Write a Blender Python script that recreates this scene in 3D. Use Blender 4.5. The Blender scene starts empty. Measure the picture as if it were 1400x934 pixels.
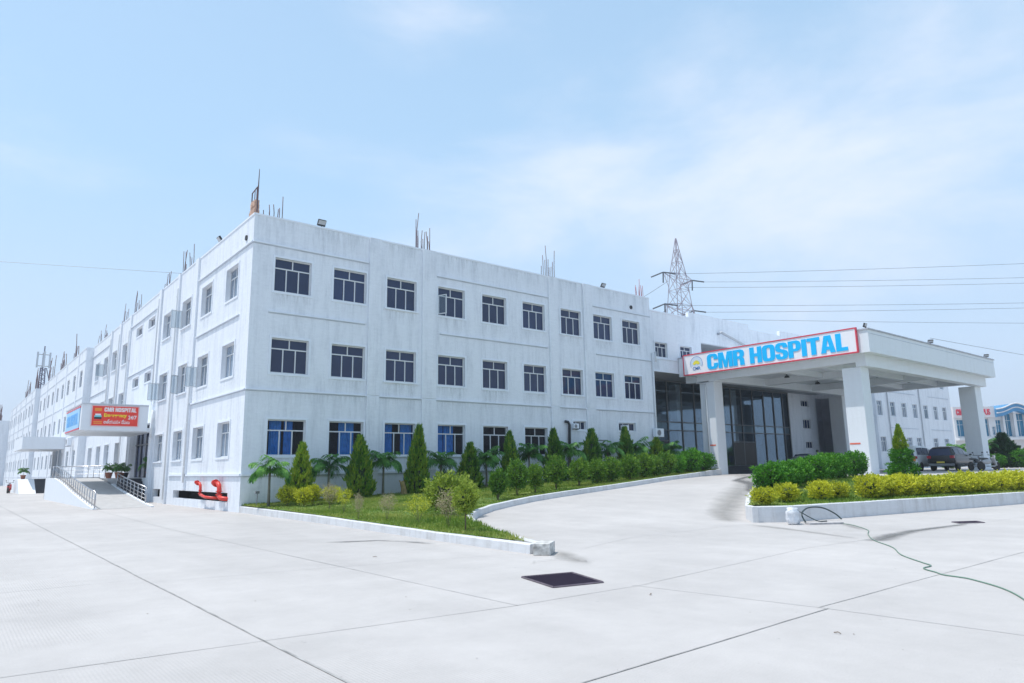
import bpy, math, random
from mathutils import Vector, Matrix, noise
R = math.radians
rnd = random.Random(7)
scene = bpy.context.scene
col = scene.collection

# ------------------------------------------------------------------ helpers
def tag(o, label=None, cat=None, group=None, kind=None):
    if label: o['label'] = label
    if cat: o['category'] = cat
    if group: o['group'] = group
    if kind: o['kind'] = kind
    return o

def empty(name, loc=(0, 0, 0), rz=0, label=None, cat=None, group=None, kind=None):
    o = bpy.data.objects.new(name, None)
    o.empty_display_size = .1
    o.location = loc
    o.rotation_euler = (0, 0, rz)
    col.objects.link(o)
    return tag(o, label, cat, group, kind)

def place(name, mesh, parent=None, loc=(0, 0, 0), rot=(0, 0, 0), scale=(1, 1, 1)):
    o = bpy.data.objects.new(name, mesh)
    o.location = loc; o.rotation_euler = rot; o.scale = scale
    if parent: o.parent = parent
    col.objects.link(o)
    return o

def copy_tree(o, parent=None):
    c = o.copy(); col.objects.link(c); c.parent = parent
    for ch in o.children: copy_tree(ch, c)
    return c

class MB:
    """collects faces, builds one mesh"""
    def __init__(s, M=None):
        s.v = []; s.f = []; s.M = M or Matrix()
    def vert(s, p):
        s.v.append(tuple(s.M @ Vector(p))); return len(s.v) - 1
    def poly(s, pts):
        s.f.append([s.vert(p) for p in pts])
    def box(s, a, b, T=None):
        x0, y0, z0 = a; x1, y1, z1 = b
        P = [(x0,y0,z0),(x1,y0,z0),(x1,y1,z0),(x0,y1,z0),(x0,y0,z1),(x1,y0,z1),(x1,y1,z1),(x0,y1,z1)]
        if T: P = [T @ Vector(p) for p in P]
        n = [s.vert(p) for p in P]
        for q in ((0,3,2,1),(4,5,6,7),(0,1,5,4),(1,2,6,5),(2,3,7,6),(3,0,4,7)):
            s.f.append([n[i] for i in q])
    def prism(s, poly, z0, z1):
        n = len(poly)
        a = [s.vert((p[0], p[1], z0)) for p in poly]; b = [s.vert((p[0], p[1], z1)) for p in poly]
        s.f.append(a[::-1]); s.f.append(b)
        for i in range(n):
            j = (i + 1) % n; s.f.append([a[i], a[j], b[j], b[i]])
    def tube(s, pts, r, n=6, cap=True):
        pts = [Vector(p) for p in pts]
        if not hasattr(r, '__len__'): r = [r] * len(pts)
        rings = []; up = None
        for i, p in enumerate(pts):
            d = (pts[min(i + 1, len(pts) - 1)] - pts[max(i - 1, 0)])
            if d.length < 1e-9: d = Vector((0, 0, 1))
            d.normalize()
            if up is None:
                up = Vector((0, 0, 1)) if abs(d.z) < .9 else Vector((1, 0, 0))
            a = d.cross(up).normalized(); b = a.cross(d).normalized(); up = b
            rings.append([s.vert(p + (a * math.cos(k * 2 * math.pi / n) + b * math.sin(k * 2 * math.pi / n)) * r[i]) for k in range(n)])
        for A, B in zip(rings, rings[1:]):
            for k in range(n): s.f.append([A[k], A[(k + 1) % n], B[(k + 1) % n], B[k]])
        if cap: s.f.append(rings[0][::-1]); s.f.append(rings[-1])
    def lathe(s, prof, c=(0, 0, 0), n=16, ax='z'):
        rings = []
        for r_, h in prof:
            ring = []
            for k in range(n):
                t = k * 2 * math.pi / n; x, y = r_ * math.cos(t), r_ * math.sin(t)
                p = (c[0]+x, c[1]+y, c[2]+h) if ax == 'z' else ((c[0]+x, c[1]+h, c[2]+y) if ax == 'y' else (c[0]+h, c[1]+x, c[2]+y))
                ring.append(s.vert(p))
            rings.append(ring)
        for A, B in zip(rings, rings[1:]):
            for k in range(n): s.f.append([A[k], A[(k + 1) % n], B[(k + 1) % n], B[k]])
        s.f.append(rings[0][::-1]); s.f.append(rings[-1])
    def blob(s, c, rx, ry, rz, n=12, m=8, jit=0.0, seed=0):
        rings = []
        for i in range(m + 1):
            th = math.pi * i / m; ring = []
            for k in range(n):
                ph = 2 * math.pi * k / n
                d = Vector((math.sin(th) * math.cos(ph), math.sin(th) * math.sin(ph), math.cos(th)))
                q = 1 + jit * noise.noise(d * 2.2 + Vector((seed, 0, 0)))
                ring.append(s.vert((c[0] + d.x * rx * q, c[1] + d.y * ry * q, c[2] + d.z * rz * q)))
            rings.append(ring)
        for A, B in zip(rings, rings[1:]):
            for k in range(n): s.f.append([A[k], B[k], B[(k + 1) % n], A[(k + 1) % n]])
    def mesh(s, name, mat, smooth=False, fix=True):
        m = bpy.data.meshes.new(name)
        m.from_pydata(s.v, [], s.f); m.update()
        if mat: m.materials.append(mat)
        if fix:
            import bmesh
            bm = bmesh.new(); bm.from_mesh(m)
            bmesh.ops.recalc_face_normals(bm, faces=bm.faces); bm.to_mesh(m); bm.free()
        if smooth:
            m.polygons.foreach_set('use_smooth', [True] * len(m.polygons))
        return m
    def build(s, name, mat, parent=None, smooth=False, fix=True, **kw):
        return place(name, s.mesh(name, mat, smooth, fix), parent, **kw)

# ------------------------------------------------------------------ materials
def newmat(name):
    m = bpy.data.materials.new(name); m.use_nodes = True
    nt = m.node_tree; b = nt.nodes['Principled BSDF']
    return m, nt, b

def simple(name, c, rough=.5, metal=0., spec=.5, noise_amt=0., scale=4., coords='Object', bump=0., bscale=40.):
    m, nt, b = newmat(name)
    b.inputs['Base Color'].default_value = (*c, 1); b.inputs['Roughness'].default_value = rough
    b.inputs['Metallic'].default_value = metal; b.inputs['Specular IOR Level'].default_value = spec
    if noise_amt or bump:
        tc = nt.nodes.new('ShaderNodeTexCoord')
        g = nt.nodes.new('ShaderNodeNewGeometry')
    if noise_amt:
        n = nt.nodes.new('ShaderNodeTexNoise'); n.inputs['Scale'].default_value = scale; n.inputs['Detail'].default_value = 5
        nt.links.new(tc.outputs[coords], n.inputs['Vector'])
        r = nt.nodes.new('ShaderNodeMapRange'); r.inputs['To Min'].default_value = 1 - noise_amt; r.inputs['To Max'].default_value = 1 + noise_amt
        r.inputs['From Min'].default_value = .3; r.inputs['From Max'].default_value = .7
        nt.links.new(n.outputs['Fac'], r.inputs['Value'])
        mx = nt.nodes.new('ShaderNodeVectorMath'); mx.operation = 'SCALE'; mx.inputs[0].default_value = c
        nt.links.new(r.outputs['Result'], mx.inputs['Scale']); nt.links.new(mx.outputs[0], b.inputs['Base Color'])
    if bump:
        n2 = nt.nodes.new('ShaderNodeTexNoise'); n2.inputs['Scale'].default_value = bscale; n2.inputs['Detail'].default_value = 4
        nt.links.new(tc.outputs['Object'], n2.inputs['Vector'])
        bp = nt.nodes.new('ShaderNodeBump'); bp.inputs['Strength'].default_value = bump; bp.inputs['Distance'].default_value = .02
        nt.links.new(n2.outputs['Fac'], bp.inputs['Height']); nt.links.new(bp.outputs['Normal'], b.inputs['Normal'])
    return m

def wall_mat(name, base, streak=.10, dirt=(.55, .56, .56)):
    """whitewashed plaster: mottling, rain streaks, patches"""
    m, nt, b = newmat(name); L = nt.links.new
    g = nt.nodes.new('ShaderNodeNewGeometry')
    def nz(vec_scale, scale, det=5, rough=.6):
        mp = nt.nodes.new('ShaderNodeMapping'); mp.inputs['Scale'].default_value = vec_scale
        L(g.outputs['Position'], mp.inputs['Vector'])
        n = nt.nodes.new('ShaderNodeTexNoise'); n.inputs['Scale'].default_value = scale; n.inputs['Detail'].default_value = det
        n.inputs['Roughness'].default_value = rough
        L(mp.outputs['Vector'], n.inputs['Vector']); return n.outputs['Fac']
    def rng(x, a, b_, c, d):
        r = nt.nodes.new('ShaderNodeMapRange')
        for k, v in zip(('From Min', 'From Max', 'To Min', 'To Max'), (a, b_, c, d)): r.inputs[k].default_value = v
        L(x, r.inputs['Value']); return r.outputs['Result']
    def mul(a, b_):
        q = nt.nodes.new('ShaderNodeMath'); q.operation = 'MULTIPLY'; L(a, q.inputs[0]); L(b_, q.inputs[1]); return q.outputs[0]
    blot = rng(nz((1, 1, 1), .7, 8, .72), .38, .66, 0, 1)
    strk = rng(nz((1.3, 1.3, .16), 1.5, 6, .75), .46, .80, 0, 1)
    fine = rng(nz((.8, .8, 2.6), 3.2, 6, .7), .4, .75, 0, 1)
    a = nt.nodes.new('ShaderNodeMath'); a.operation = 'MULTIPLY_ADD'; L(strk, a.inputs[0]); a.inputs[1].default_value = streak * 1.6; 
    t = mul(blot, strk); L(t, a.inputs[2])
    s2 = nt.nodes.new('ShaderNodeMath'); s2.operation = 'MULTIPLY_ADD'; L(fine, s2.inputs[0]); s2.inputs[1].default_value = streak * .8
    q = nt.nodes.new('ShaderNodeMath'); q.operation = 'MULTIPLY'; L(a.outputs[0], q.inputs[0]); q.inputs[1].default_value = streak * 3
    L(q.outputs[0], s2.inputs[2])
    mix = nt.nodes.new('ShaderNodeMix'); mix.data_type = 'RGBA'; L(s2.outputs[0], mix.inputs[0])
    mix.inputs[6].default_value = (*base, 1); mix.inputs[7].default_value = (*dirt, 1)
    L(mix.outputs[2], b.inputs['Base Color']); b.inputs['Roughness'].default_value = .75; b.inputs['Specular IOR Level'].default_value = .25
    bp = nt.nodes.new('ShaderNodeBump'); bp.inputs['Strength'].default_value = .25; bp.inputs['Distance'].default_value = .02
    L(nz((1, 1, 1), 14, 5), bp.inputs['Height']); L(bp.outputs['Normal'], b.inputs['Normal'])
    return m

def leaf_mat(name, dark, mid, light, scale=3., trans=.25):
    m, nt, b = newmat(name); L = nt.links.new
    tc = nt.nodes.new('ShaderNodeTexCoord'); oi = nt.nodes.new('ShaderNodeObjectInfo')
    n = nt.nodes.new('ShaderNodeTexNoise'); n.inputs['Scale'].default_value = scale; n.inputs['Detail'].default_value = 3
    L(tc.outputs['Object'], n.inputs['Vector'])
    w = nt.nodes.new('ShaderNodeTexWhiteNoise'); 
    sn = nt.nodes.new('ShaderNodeVectorMath'); sn.operation = 'SNAP'; sn.inputs[1].default_value = (.05, .05, .05)
    L(tc.outputs['Object'], sn.inputs[0]); L(sn.outputs[0], w.inputs['Vector'])
    a = nt.nodes.new('ShaderNodeMath'); a.operation = 'MULTIPLY_ADD'; L(w.outputs['Value'], a.inputs[0]); a.inputs[1].default_value = .35
    L(n.outputs['Fac'], a.inputs[2])
    o = nt.nodes.new('ShaderNodeMath'); o.operation = 'MULTIPLY_ADD'; L(oi.outputs['Random'], o.inputs[0]); o.inputs[1].default_value = .16; L(a.outputs[0], o.inputs[2])
    cr = nt.nodes.new('ShaderNodeValToRGB'); L(o.outputs[0], cr.inputs['Fac'])
    cr.color_ramp.elements[0].position = .45; cr.color_ramp.elements[0].color = (*dark, 1)
    cr.color_ramp.elements[1].position = 1.0; cr.color_ramp.elements[1].color = (*light, 1)
    e = cr.color_ramp.elements.new(.72); e.color = (*mid, 1)
    L(cr.outputs['Color'], b.inputs['Base Color']); b.inputs['Roughness'].default_value = .55; b.inputs['Specular IOR Level'].default_value = .3
    tr = nt.nodes.new('ShaderNodeBsdfTranslucent'); L(cr.outputs['Color'], tr.inputs['Color'])
    mx = nt.nodes.new('ShaderNodeMixShader'); mx.inputs[0].default_value = trans
    L(b.outputs[0], mx.inputs[1]); L(tr.outputs[0], mx.inputs[2]); L(mx.outputs[0], nt.nodes['Material Output'].inputs['Surface'])
    return m

W_WALL = wall_mat('whitewash', (.79, .82, .865), .27, (.50, .53, .58))
W_SIDE = W_WALL
W_TRIM = simple('trim_paint', (.76, .80, .86), .7, noise_amt=.05, scale=1.5)
W_CANOPY = wall_mat('canopy_paint', (.76, .79, .83), .12, (.54, .55, .55))
M_LINE_SHADE = simple('line_and_shade_paint', (.50, .55, .62), .8, noise_amt=.12, scale=1.2)  # darker paint for thin lines; also colours in shade below the mouldings
M_FRAME = simple('window_frame_paint', (.66, .68, .70), .45)
M_DGLASS = None
def glass_dark(name, c, rough=.06, spec=.5, wav=.0):
    m, nt, b = newmat(name); L = nt.links.new
    g = nt.nodes.new('ShaderNodeNewGeometry'); oi = nt.nodes.new('ShaderNodeObjectInfo')
    n = nt.nodes.new('ShaderNodeTexNoise'); n.inputs['Scale'].default_value = .7; L(g.outputs['Position'], n.inputs['Vector'])
    a = nt.nodes.new('ShaderNodeMath'); a.operation = 'ADD'; L(n.outputs['Fac'], a.inputs[0]); L(oi.outputs['Random'], a.inputs[1])
    r = nt.nodes.new('ShaderNodeMapRange'); r.inputs['From Min'].default_value = .4; r.inputs['From Max'].default_value = 1.6
    r.inputs['To Min'].default_value = .7; r.inputs['To Max'].default_value = 1.35; L(a.outputs[0], r.inputs['Value'])
    v = nt.nodes.new('ShaderNodeVectorMath'); v.operation = 'SCALE'; v.inputs[0].default_value = c; L(r.outputs['Result'], v.inputs['Scale'])
    L(v.outputs[0], b.inputs['Base Color']); b.inputs['Roughness'].default_value = rough; b.inputs['Specular IOR Level'].default_value = spec
    n2 = nt.nodes.new('ShaderNodeTexNoise'); n2.inputs['Scale'].default_value = .8; L(g.outputs['Position'], n2.inputs['Vector'])
    bp = nt.nodes.new('ShaderNodeBump'); bp.inputs['Strength'].default_value = .1; bp.inputs['Distance'].default_value = .02
    L(n2.outputs['Fac'], bp.inputs['Height']); L(bp.outputs['Normal'], b.inputs['Normal'])
    return m
M_DGLASS = glass_dark('tinted_window_glass', (.022, .035, .085), .05, .45)
M_SGLASS = glass_dark('pale_window_glass', (.16, .21, .28), .08, .8)
def clear_glass(name, tint, alpha):
    m, nt, b = newmat(name); L = nt.links.new
    b.inputs['Base Color'].default_value = (*tint, 1); b.inputs['Roughness'].default_value = .04
    tr = nt.nodes.new('ShaderNodeBsdfTransparent'); tr.inputs['Color'].default_value = (.8, .88, .92, 1)
    mx = nt.nodes.new('ShaderNodeMixShader'); mx.inputs[0].default_value = alpha
    L(tr.outputs[0], mx.inputs[1]); L(b.outputs[0], mx.inputs[2]); L(mx.outputs[0], nt.nodes['Material Output'].inputs['Surface'])
    return m
M_CGLASS = clear_glass('clear_window_glass', (.02, .03, .05), .25)
M_EGLASS = clear_glass('entrance_glass', (.34, .46, .58), .42); M_EGLASS.node_tree.nodes['Principled BSDF'].inputs['Metallic'].default_value = 1.0
M_CURT = simple('blue_curtain', (.10, .38, .88), .8, noise_amt=.15, scale=5)
M_ROOM = simple('room_interior', (.07, .075, .085), .9)
M_DARK = simple('dark_recess', (.035, .035, .04), .8)
M_STEEL = simple('stainless_steel', (.45, .45, .47), .3, 1.)
M_GALV = simple('galvanised_steel', (.25, .26, .28), .5, .7)
M_GRANITE = simple('dark_granite', (.03, .035, .05), .35, noise_amt=.4, scale=30)
M_REBAR = simple('rusty_rebar', (.13, .08, .09), .85, noise_amt=.3, scale=3)
M_REBARP = simple('primed_rebar', (.35, .12, .15), .8, noise_amt=.3, scale=3)
M_PIPE = simple('grey_pipe', (.45, .47, .50), .5)
M_WPIPE = simple('white_pipe', (.68, .70, .72), .5)
M_BPIPE = simple('black_pipe', (.03, .035, .045), .5)
M_REDP = simple('red_hydrant_paint', (.65, .04, .025), .4, noise_amt=.15, scale=8)
M_BLUE = simple('sign_blue_letters', (.0, .50, .95), .4)
M_SIGNW = simple('sign_white_panel', (.88, .85, .88), .4)
M_SIGNR = simple('sign_red_edge', (.70, .05, .09), .4)
M_RED = simple('banner_red', (.80, .05, .03), .5, noise_amt=.06, scale=3)
M_YEL = simple('banner_yellow', (.90, .75, .02), .5)
M_WHT = simple('banner_white', (.85, .82, .82), .5)
M_ORG = simple('banner_orange', (.85, .30, .04), .5)
M_BLACK = simple('black_plastic', (.02, .02, .022), .4)
M_LAMP = simple('lamp_glass', (.45, .47, .5), .15)
M_TYRE = simple('tyre_rubber', (.02, .02, .02), .8)
M_RIM = simple('alloy_rim', (.4, .4, .42), .3, .8)
M_TAIL = simple('tail_lamp_red', (.45, .02, .04), .2)
M_BARK = simple('bark', (.16, .12, .085), .9, noise_amt=.3, scale=12)
M_PALMT = simple('palm_trunk', (.15, .15, .11), .85, noise_amt=.3, scale=15)
M_TERRA = simple('terracotta', (.33, .12, .07), .8, noise_amt=.15, scale=8)
M_LPALM = leaf_mat('palm_leaf', (.03, .11, .03), (.08, .25, .05), (.20, .42, .09), 1.5, .4)
M_LCON = leaf_mat('thuja_leaf', (.02, .09, .015), (.07, .21, .022), (.32, .44, .04), 2.6)
M_LCON2 = leaf_mat('bright_thuja_leaf', (.06, .17, .015), (.19, .34, .025), (.48, .54, .05), 2.6)
M_LGRN = leaf_mat('shrub_leaf', (.03, .10, .015), (.09, .23, .022), (.26, .40, .04), 3.)
M_LGRN2 = leaf_mat('ficus_leaf', (.025, .12, .012), (.07, .26, .018), (.17, .40, .03), 3.)
M_LOLV = leaf_mat('lime_shrub_leaf', (.09, .16, .02), (.26, .36, .04), (.50, .56, .09), 3.)
M_LYEL = leaf_mat('golden_shrub_leaf', (.16, .22, .02), (.52, .54, .03), (.78, .76, .06), 4.)
M_LPALE = leaf_mat('withered_leaf', (.20, .17, .11), (.38, .33, .20), (.52, .46, .26), 4.)
M_LDARK = leaf_mat('dark_tree_leaf', (.008, .035, .014), (.015, .06, .02), (.03, .10, .03), 1.5)
M_KERB = wall_mat('kerb_paint', (.66, .67, .69), .26, (.36, .34, .32))

# ------------------------------------------------------------------ ground shape
def ss(t):
    t = min(1, max(0, t)); return t * t * (3 - 2 * t)
HX = [(-99, 0), (1, 0), (3, .04), (7, .25), (10.7, .42), (14, .57), (17, .7), (22, .88), (27, .97), (32, 1.0), (9999, 1.0)]
def hx(x):
    for (a, p), (b, q) in zip(HX, HX[1:]):
        if x <= b: return p + (q - p) * (x - a) / (b - a)
    return 1.0
def yf(x): return -19.3 - (x - 9) * .225 if x > 9 else -19.3
def road(x, y): return hx(x) * ss((y - yf(x)) / 11 + .12)
def lawn_z(x, y):
    zb = .3 + .033 * x
    return zb + (.2 - zb) * ss(-y / 18) * (1 if x < 6 else max(0, 1 - (x - 6) / 10))
def isl_z(x, y):
    return .5 + ss((y - yf(x)) / 7) * .5 * min(1, max(0, (x - 6) / 8))

def concrete():
    m, nt, b = newmat('concrete_paving'); L = nt.links.new
    g = nt.nodes.new('ShaderNodeNewGeometry')
    def nz(vs, sc, det=5, ro=.6):
        mp = nt.nodes.new('ShaderNodeMapping'); mp.inputs['Scale'].default_value = vs; L(g.outputs['Position'], mp.inputs['Vector'])
        n = nt.nodes.new('ShaderNodeTexNoise'); n.inputs['Scale'].default_value = sc; n.inputs['Detail'].default_value = det; n.inputs['Roughness'].default_value = ro
        L(mp.outputs['Vector'], n.inputs['Vector']); return n.outputs['Fac']
    def rng(x, a, b_, c, d):
        r = nt.nodes.new('ShaderNodeMapRange')
        for k, v in zip(('From Min', 'From Max', 'To Min', 'To Max'), (a, b_, c, d)): r.inputs[k].default_value = v
        L(x, r.inputs['Value']); return r.outputs['Result']
    def mul(a, b_):
        q = nt.nodes.new('ShaderNodeMath'); q.operation = 'MULTIPLY'; L(a, q.inputs[0]); L(b_, q.inputs[1]); return q.outputs[0]
    big = rng(nz((1, 1, 1), .16, 5), .3, .7, .88, 1.07)
    sweep = rng(nz((1, .12, 1), 1.2, 5), .35, .7, .965, 1.02)
    med = rng(nz((1, 1, 1), 1.1, 8, .75), .3, .7, .91, 1.05)
    fine = rng(nz((1, 1, 1), 60, 3), .3, .7, .95, 1.05)
    speck = rng(nz((1, 1, 1), 9, 2, .5), .74, .78, 1.0, .72)
    f = mul(mul(mul(big, sweep), mul(med, fine)), speck)
    v = nt.nodes.new('ShaderNodeVectorMath'); v.operation = 'SCALE'; v.inputs[0].default_value = (.48, .455, .44); L(f, v.inputs['Scale'])
    L(v.outputs[0], b.inputs['Base Color']); b.inputs['Roughness'].default_value = .8; b.inputs['Specular IOR Level'].default_value = .25
    # brushed tining grooves
    w = nt.nodes.new('ShaderNodeTexWave'); w.wave_type = 'BANDS'; w.bands_direction = 'X'; w.inputs['Scale'].default_value = 9.; w.inputs['Distortion'].default_value = 1.2
    w.inputs['Detail'].default_value = 2; L(g.outputs['Position'], w.inputs['Vector'])
    msk = rng(nz((1, 1, 1), .25, 3), .45, .62, 0, 1)
    hgt = mul(w.outputs['Fac'], msk)
    ad = nt.nodes.new('ShaderNodeMath'); ad.operation = 'ADD'; L(hgt, ad.inputs[0]); L(nz((1, 1, 1), 40, 5), ad.inputs[1])
    bp = nt.nodes.new('ShaderNodeBump'); bp.inputs['Strength'].default_value = .35; bp.inputs['Distance'].default_value = .006
    L(ad.outputs[0], bp.inputs['Height']); L(bp.outputs['Normal'], b.inputs['Normal'])
    return m
M_CONC = concrete()

def axis(vals):
    out = []
    for a, b, st in vals:
        n = max(1, int(round((b - a) / st)))
        out += [a + (b - a) * i / n for i in range(n)]
    return out + [vals[-1][1]]
xs = axis([(-900, -60, 120), (-60, 0, 12), (0, 50, 1), (50, 120, 10), (120, 1000, 110)])
ys = axis([(-500, -60, 60), (-60, -34, 4), (-34, 2, 1), (2, 60, 10), (60, 1000, 120)])
gm = MB()
idx = {}
for i, x in enumerate(xs):
    for j, y in enumerate(ys): idx[i, j] = gm.vert((x, y, road(x, y)))
for i in range(len(xs) - 1):
    for j in range(len(ys) - 1): gm.f.append([idx[i, j], idx[i + 1, j], idx[i + 1, j + 1], idx[i, j + 1]])
tag(gm.build('ground', M_CONC, smooth=True), kind='structure')

# joints and stains as thin sheets lying on the paving
def strip(pts, w, dz=.004, taper=False, sub=1.):
    """list of verts/uv for a ribbon following the ground"""
    P = []
    for a, b in zip(pts, pts[1:]):
        n = max(1, int(math.dist(a, b) / sub))
        for k in range(n): P.append((a[0] + (b[0] - a[0]) * k / n, a[1] + (b[1] - a[1]) * k / n))
    P.append(pts[-1][:2])
    mb = MB(); prev = None
    for i, p in enumerate(P):
        q0 = P[max(0, i - 1)]; q1 = P[min(len(P) - 1, i + 1)]
        dx, dy = q1[0] - q0[0], q1[1] - q0[1]; l = math.hypot(dx, dy) or 1
        nx, ny = -dy / l, dx / l
        ww = w * (.7 + .6 * rnd.random()) / 2
        off = rnd.uniform(-.006, .006)
        a = (p[0] + nx * (ww + off), p[1] + ny * (ww + off)); b = (p[0] - nx * (ww - off), p[1] - ny * (ww - off))
        ring = [mb.vert((a[0], a[1], road(*a) + dz)), mb.vert((b[0], b[1], road(*b) + dz))]
        if prev: mb.f.append([prev[0], prev[1], ring[1], ring[0]])
        prev = ring
    return mb
M_JOINT = simple('joint_filler', (.33, .32, .31), .9, noise_amt=.4, scale=3)
M_JOINTL = simple('faint_joint', (.395, .385, .375), .9, noise_amt=.2, scale=3)
for k, (L_, w, mt) in enumerate([
    ([(-7.03, 90), (-7.34, -25.4), (-7.34, -34)], .022, M_JOINT),
    ([(-40, -23.1), (-9.5, -23.23), (-4.37, -23.88), (-1.8, -24.0)], .012, M_JOINTL),
    ([(-7.9, -26.75), (-5.92, -26.69), (-1.77, -26.6)], .020, M_JOINT),
    ([(-1.77, -26.5), (1.72, -26.52), (5.75, -26.58), (40, -26.9)], .014, M_JOINTL),
    ([(-2.15, -23.9), (-1.77, -26.58), (-1.67, -28.43), (-1.5, -34)], .014, M_JOINTL),
    ([(-3.85, 30), (-4.1, 6.0), (-4.4, -7.5), (-4.33, -18.9), (-4.3, -23.9)], .012, M_JOINTL),
    ([(-40, -17.0), (-7.6, -17.9)], .012, M_JOINTL),
    ([(-7.3, -18.4), (-5.09, -18.8), (-2.52, -19.39), (-.85, -19.93)], .010, M_JOINTL),
    ([(-2.05, -23.97), (1.14, -23.67), (3.64, -23.42), (30, -24.9)], .010, M_JOINTL),
    ([(7.93, -19.4), (2.97, -19.4), (.64, -20.15)], .012, M_JOINTL),
    ([(-30, -11), (-7.4, -11.3)], .012, M_JOINTL),
    ([(-30, 4), (-7.4, 4)], .012, M_JOINTL),
    ([(10.2, -17.2), (8.5, -12.4), (9.6, -9.1)], .010, M_JOINTL)]):
    tag(strip(L_, w, .006).build('paving_joint', mt, fix=False), kind='structure')

def stain_mat(name, c, dens, rough, spec):
    m, nt, b = newmat(name); L = nt.links.new
    b.inputs['Base Color'].default_value = (*c, 1); b.inputs['Roughness'].default_value = rough; b.inputs['Specular IOR Level'].default_value = spec
    at = nt.nodes.new('ShaderNodeAttribute'); at.attribute_name = 'fade'
    g = nt.nodes.new('ShaderNodeNewGeometry'); n = nt.nodes.new('ShaderNodeTexNoise'); n.inputs['Scale'].default_value = 1.8; n.inputs['Detail'].default_value = 6; n.inputs['Roughness'].default_value = .65
    L(g.outputs['Position'], n.inputs['Vector'])
    a = nt.nodes.new('ShaderNodeMath'); a.operation = 'ADD'; L(at.outputs['Fac'], a.inputs[0]); L(n.outputs['Fac'], a.inputs[1])
    r = nt.nodes.new('ShaderNodeMapRange'); r.inputs['From Min'].default_value = .68; r.inputs['From Max'].default_value = 1.5; r.inputs['To Max'].default_value = dens
    L(a.outputs[0], r.inputs['Value'])
    tr = nt.nodes.new('ShaderNodeBsdfTransparent'); mx = nt.nodes.new('ShaderNodeMixShader')
    L(r.outputs['Result'], mx.inputs[0]); L(tr.outputs[0], mx.inputs[1]); L(b.outputs[0], mx.inputs[2]); L(mx.outputs[0], nt.nodes['Material Output'].inputs['Surface'])
    return m
M_WET = stain_mat('wet_concrete', (.16, .155, .15), .75, .45, .4)
M_STAIN = stain_mat('stained_concrete', (.28, .27, .25), .42, .8, .2)
def stain(pts, widths, mat, dz, name='damp_patch'):
    P = []; W = []
    for (a, wa), (b, wb) in zip(zip(pts, widths), list(zip(pts, widths))[1:]):
        n = max(2, int(math.dist(a, b) / .4))
        for k in range(n):
            t = k / n; P.append((a[0] + (b[0] - a[0]) * t, a[1] + (b[1] - a[1]) * t)); W.append(wa + (wb - wa) * t)
    P.append(pts[-1]); W.append(widths[-1])
    mb = MB(); fade = []; rows = []
    for i, p in enumerate(P):
        q0 = P[max(0, i - 1)]; q1 = P[min(len(P) - 1, i + 1)]
        dx, dy = q1[0] - q0[0], q1[1] - q0[1]; l = math.hypot(dx, dy) or 1
        nx, ny = -dy / l, dx / l; row = []
        for s_ in (-1, -.5, 0, .5, 1):
            x, y = p[0] + nx * W[i] * s_ * .8, p[1] + ny * W[i] * s_ * .8
            row.append(mb.vert((x, y, road(x, y) + dz)))
            e = min(1, min(i, len(P) - 1 - i) / 2.)
            fade.append((1 - abs(s_)) * e)
        rows.append(row)
    for A, B in zip(rows, rows[1:]):
        for k in range(4): mb.f.append([A[k], A[k + 1], B[k + 1], B[k]])
    o = mb.build(name, mat, fix=False)
    at = o.data.attributes.new('fade', 'FLOAT', 'POINT'); at.data.foreach_set('value', fade)
    tag(o, kind='structure')
stain([(-2.8, -14.6), (-2.3, -15.0), (-1.6, -15.3), (-1.25, -16.2)], [.1, .3, .2, .1], M_WET, .010)
stain([(-1.5, -15.6), (-1.2, -16.4), (-1.1, -17.2)], [.12, .25, .1], M_WET, .014)
stain([(31, -4.6), (25, -9), (19.5, -12.5), (14, -15), (10, -17.2), (7.9, -18.9)], [1.0, 1.5, 1.6, 1.2, 1.0, .5], M_STAIN, .012)
stain([(27, -7.5), (22, -10), (19, -12.8), (16, -14.4)], [.2, .6, .6, .2], M_WET, .018)
stain([(8.0, -19.2), (7.3, -21.0), (6.4, -22.8), (6.0, -23.6)], [.45, .30, .22, .3], M_STAIN, .012)
stain([(5.6, -23.5), (6.1, -23.8), (7.4, -23.6), (8.7, -23.5), (10.6, -23.65), (12.2, -23.8)], [.2, .45, .45, .3, .2, .1], M_WET, .015)
stain([(-1.9, -21.4), (-1.5, -21.0), (-1.0, -21.1), (-.8, -21.6), (-1.1, -22.0)], [.05, .07, .07, .07, .05], M_STAIN, .024)
stain([(.2, -19.8), (-.6, -20.9), (-1.2, -22.3)], [.25, .5, .3], M_STAIN, .012)
stain([(10.2, -21.0), (9.0, -21.9), (8.0, -22.8)], [.35, .25, .3], M_STAIN, .016)

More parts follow.
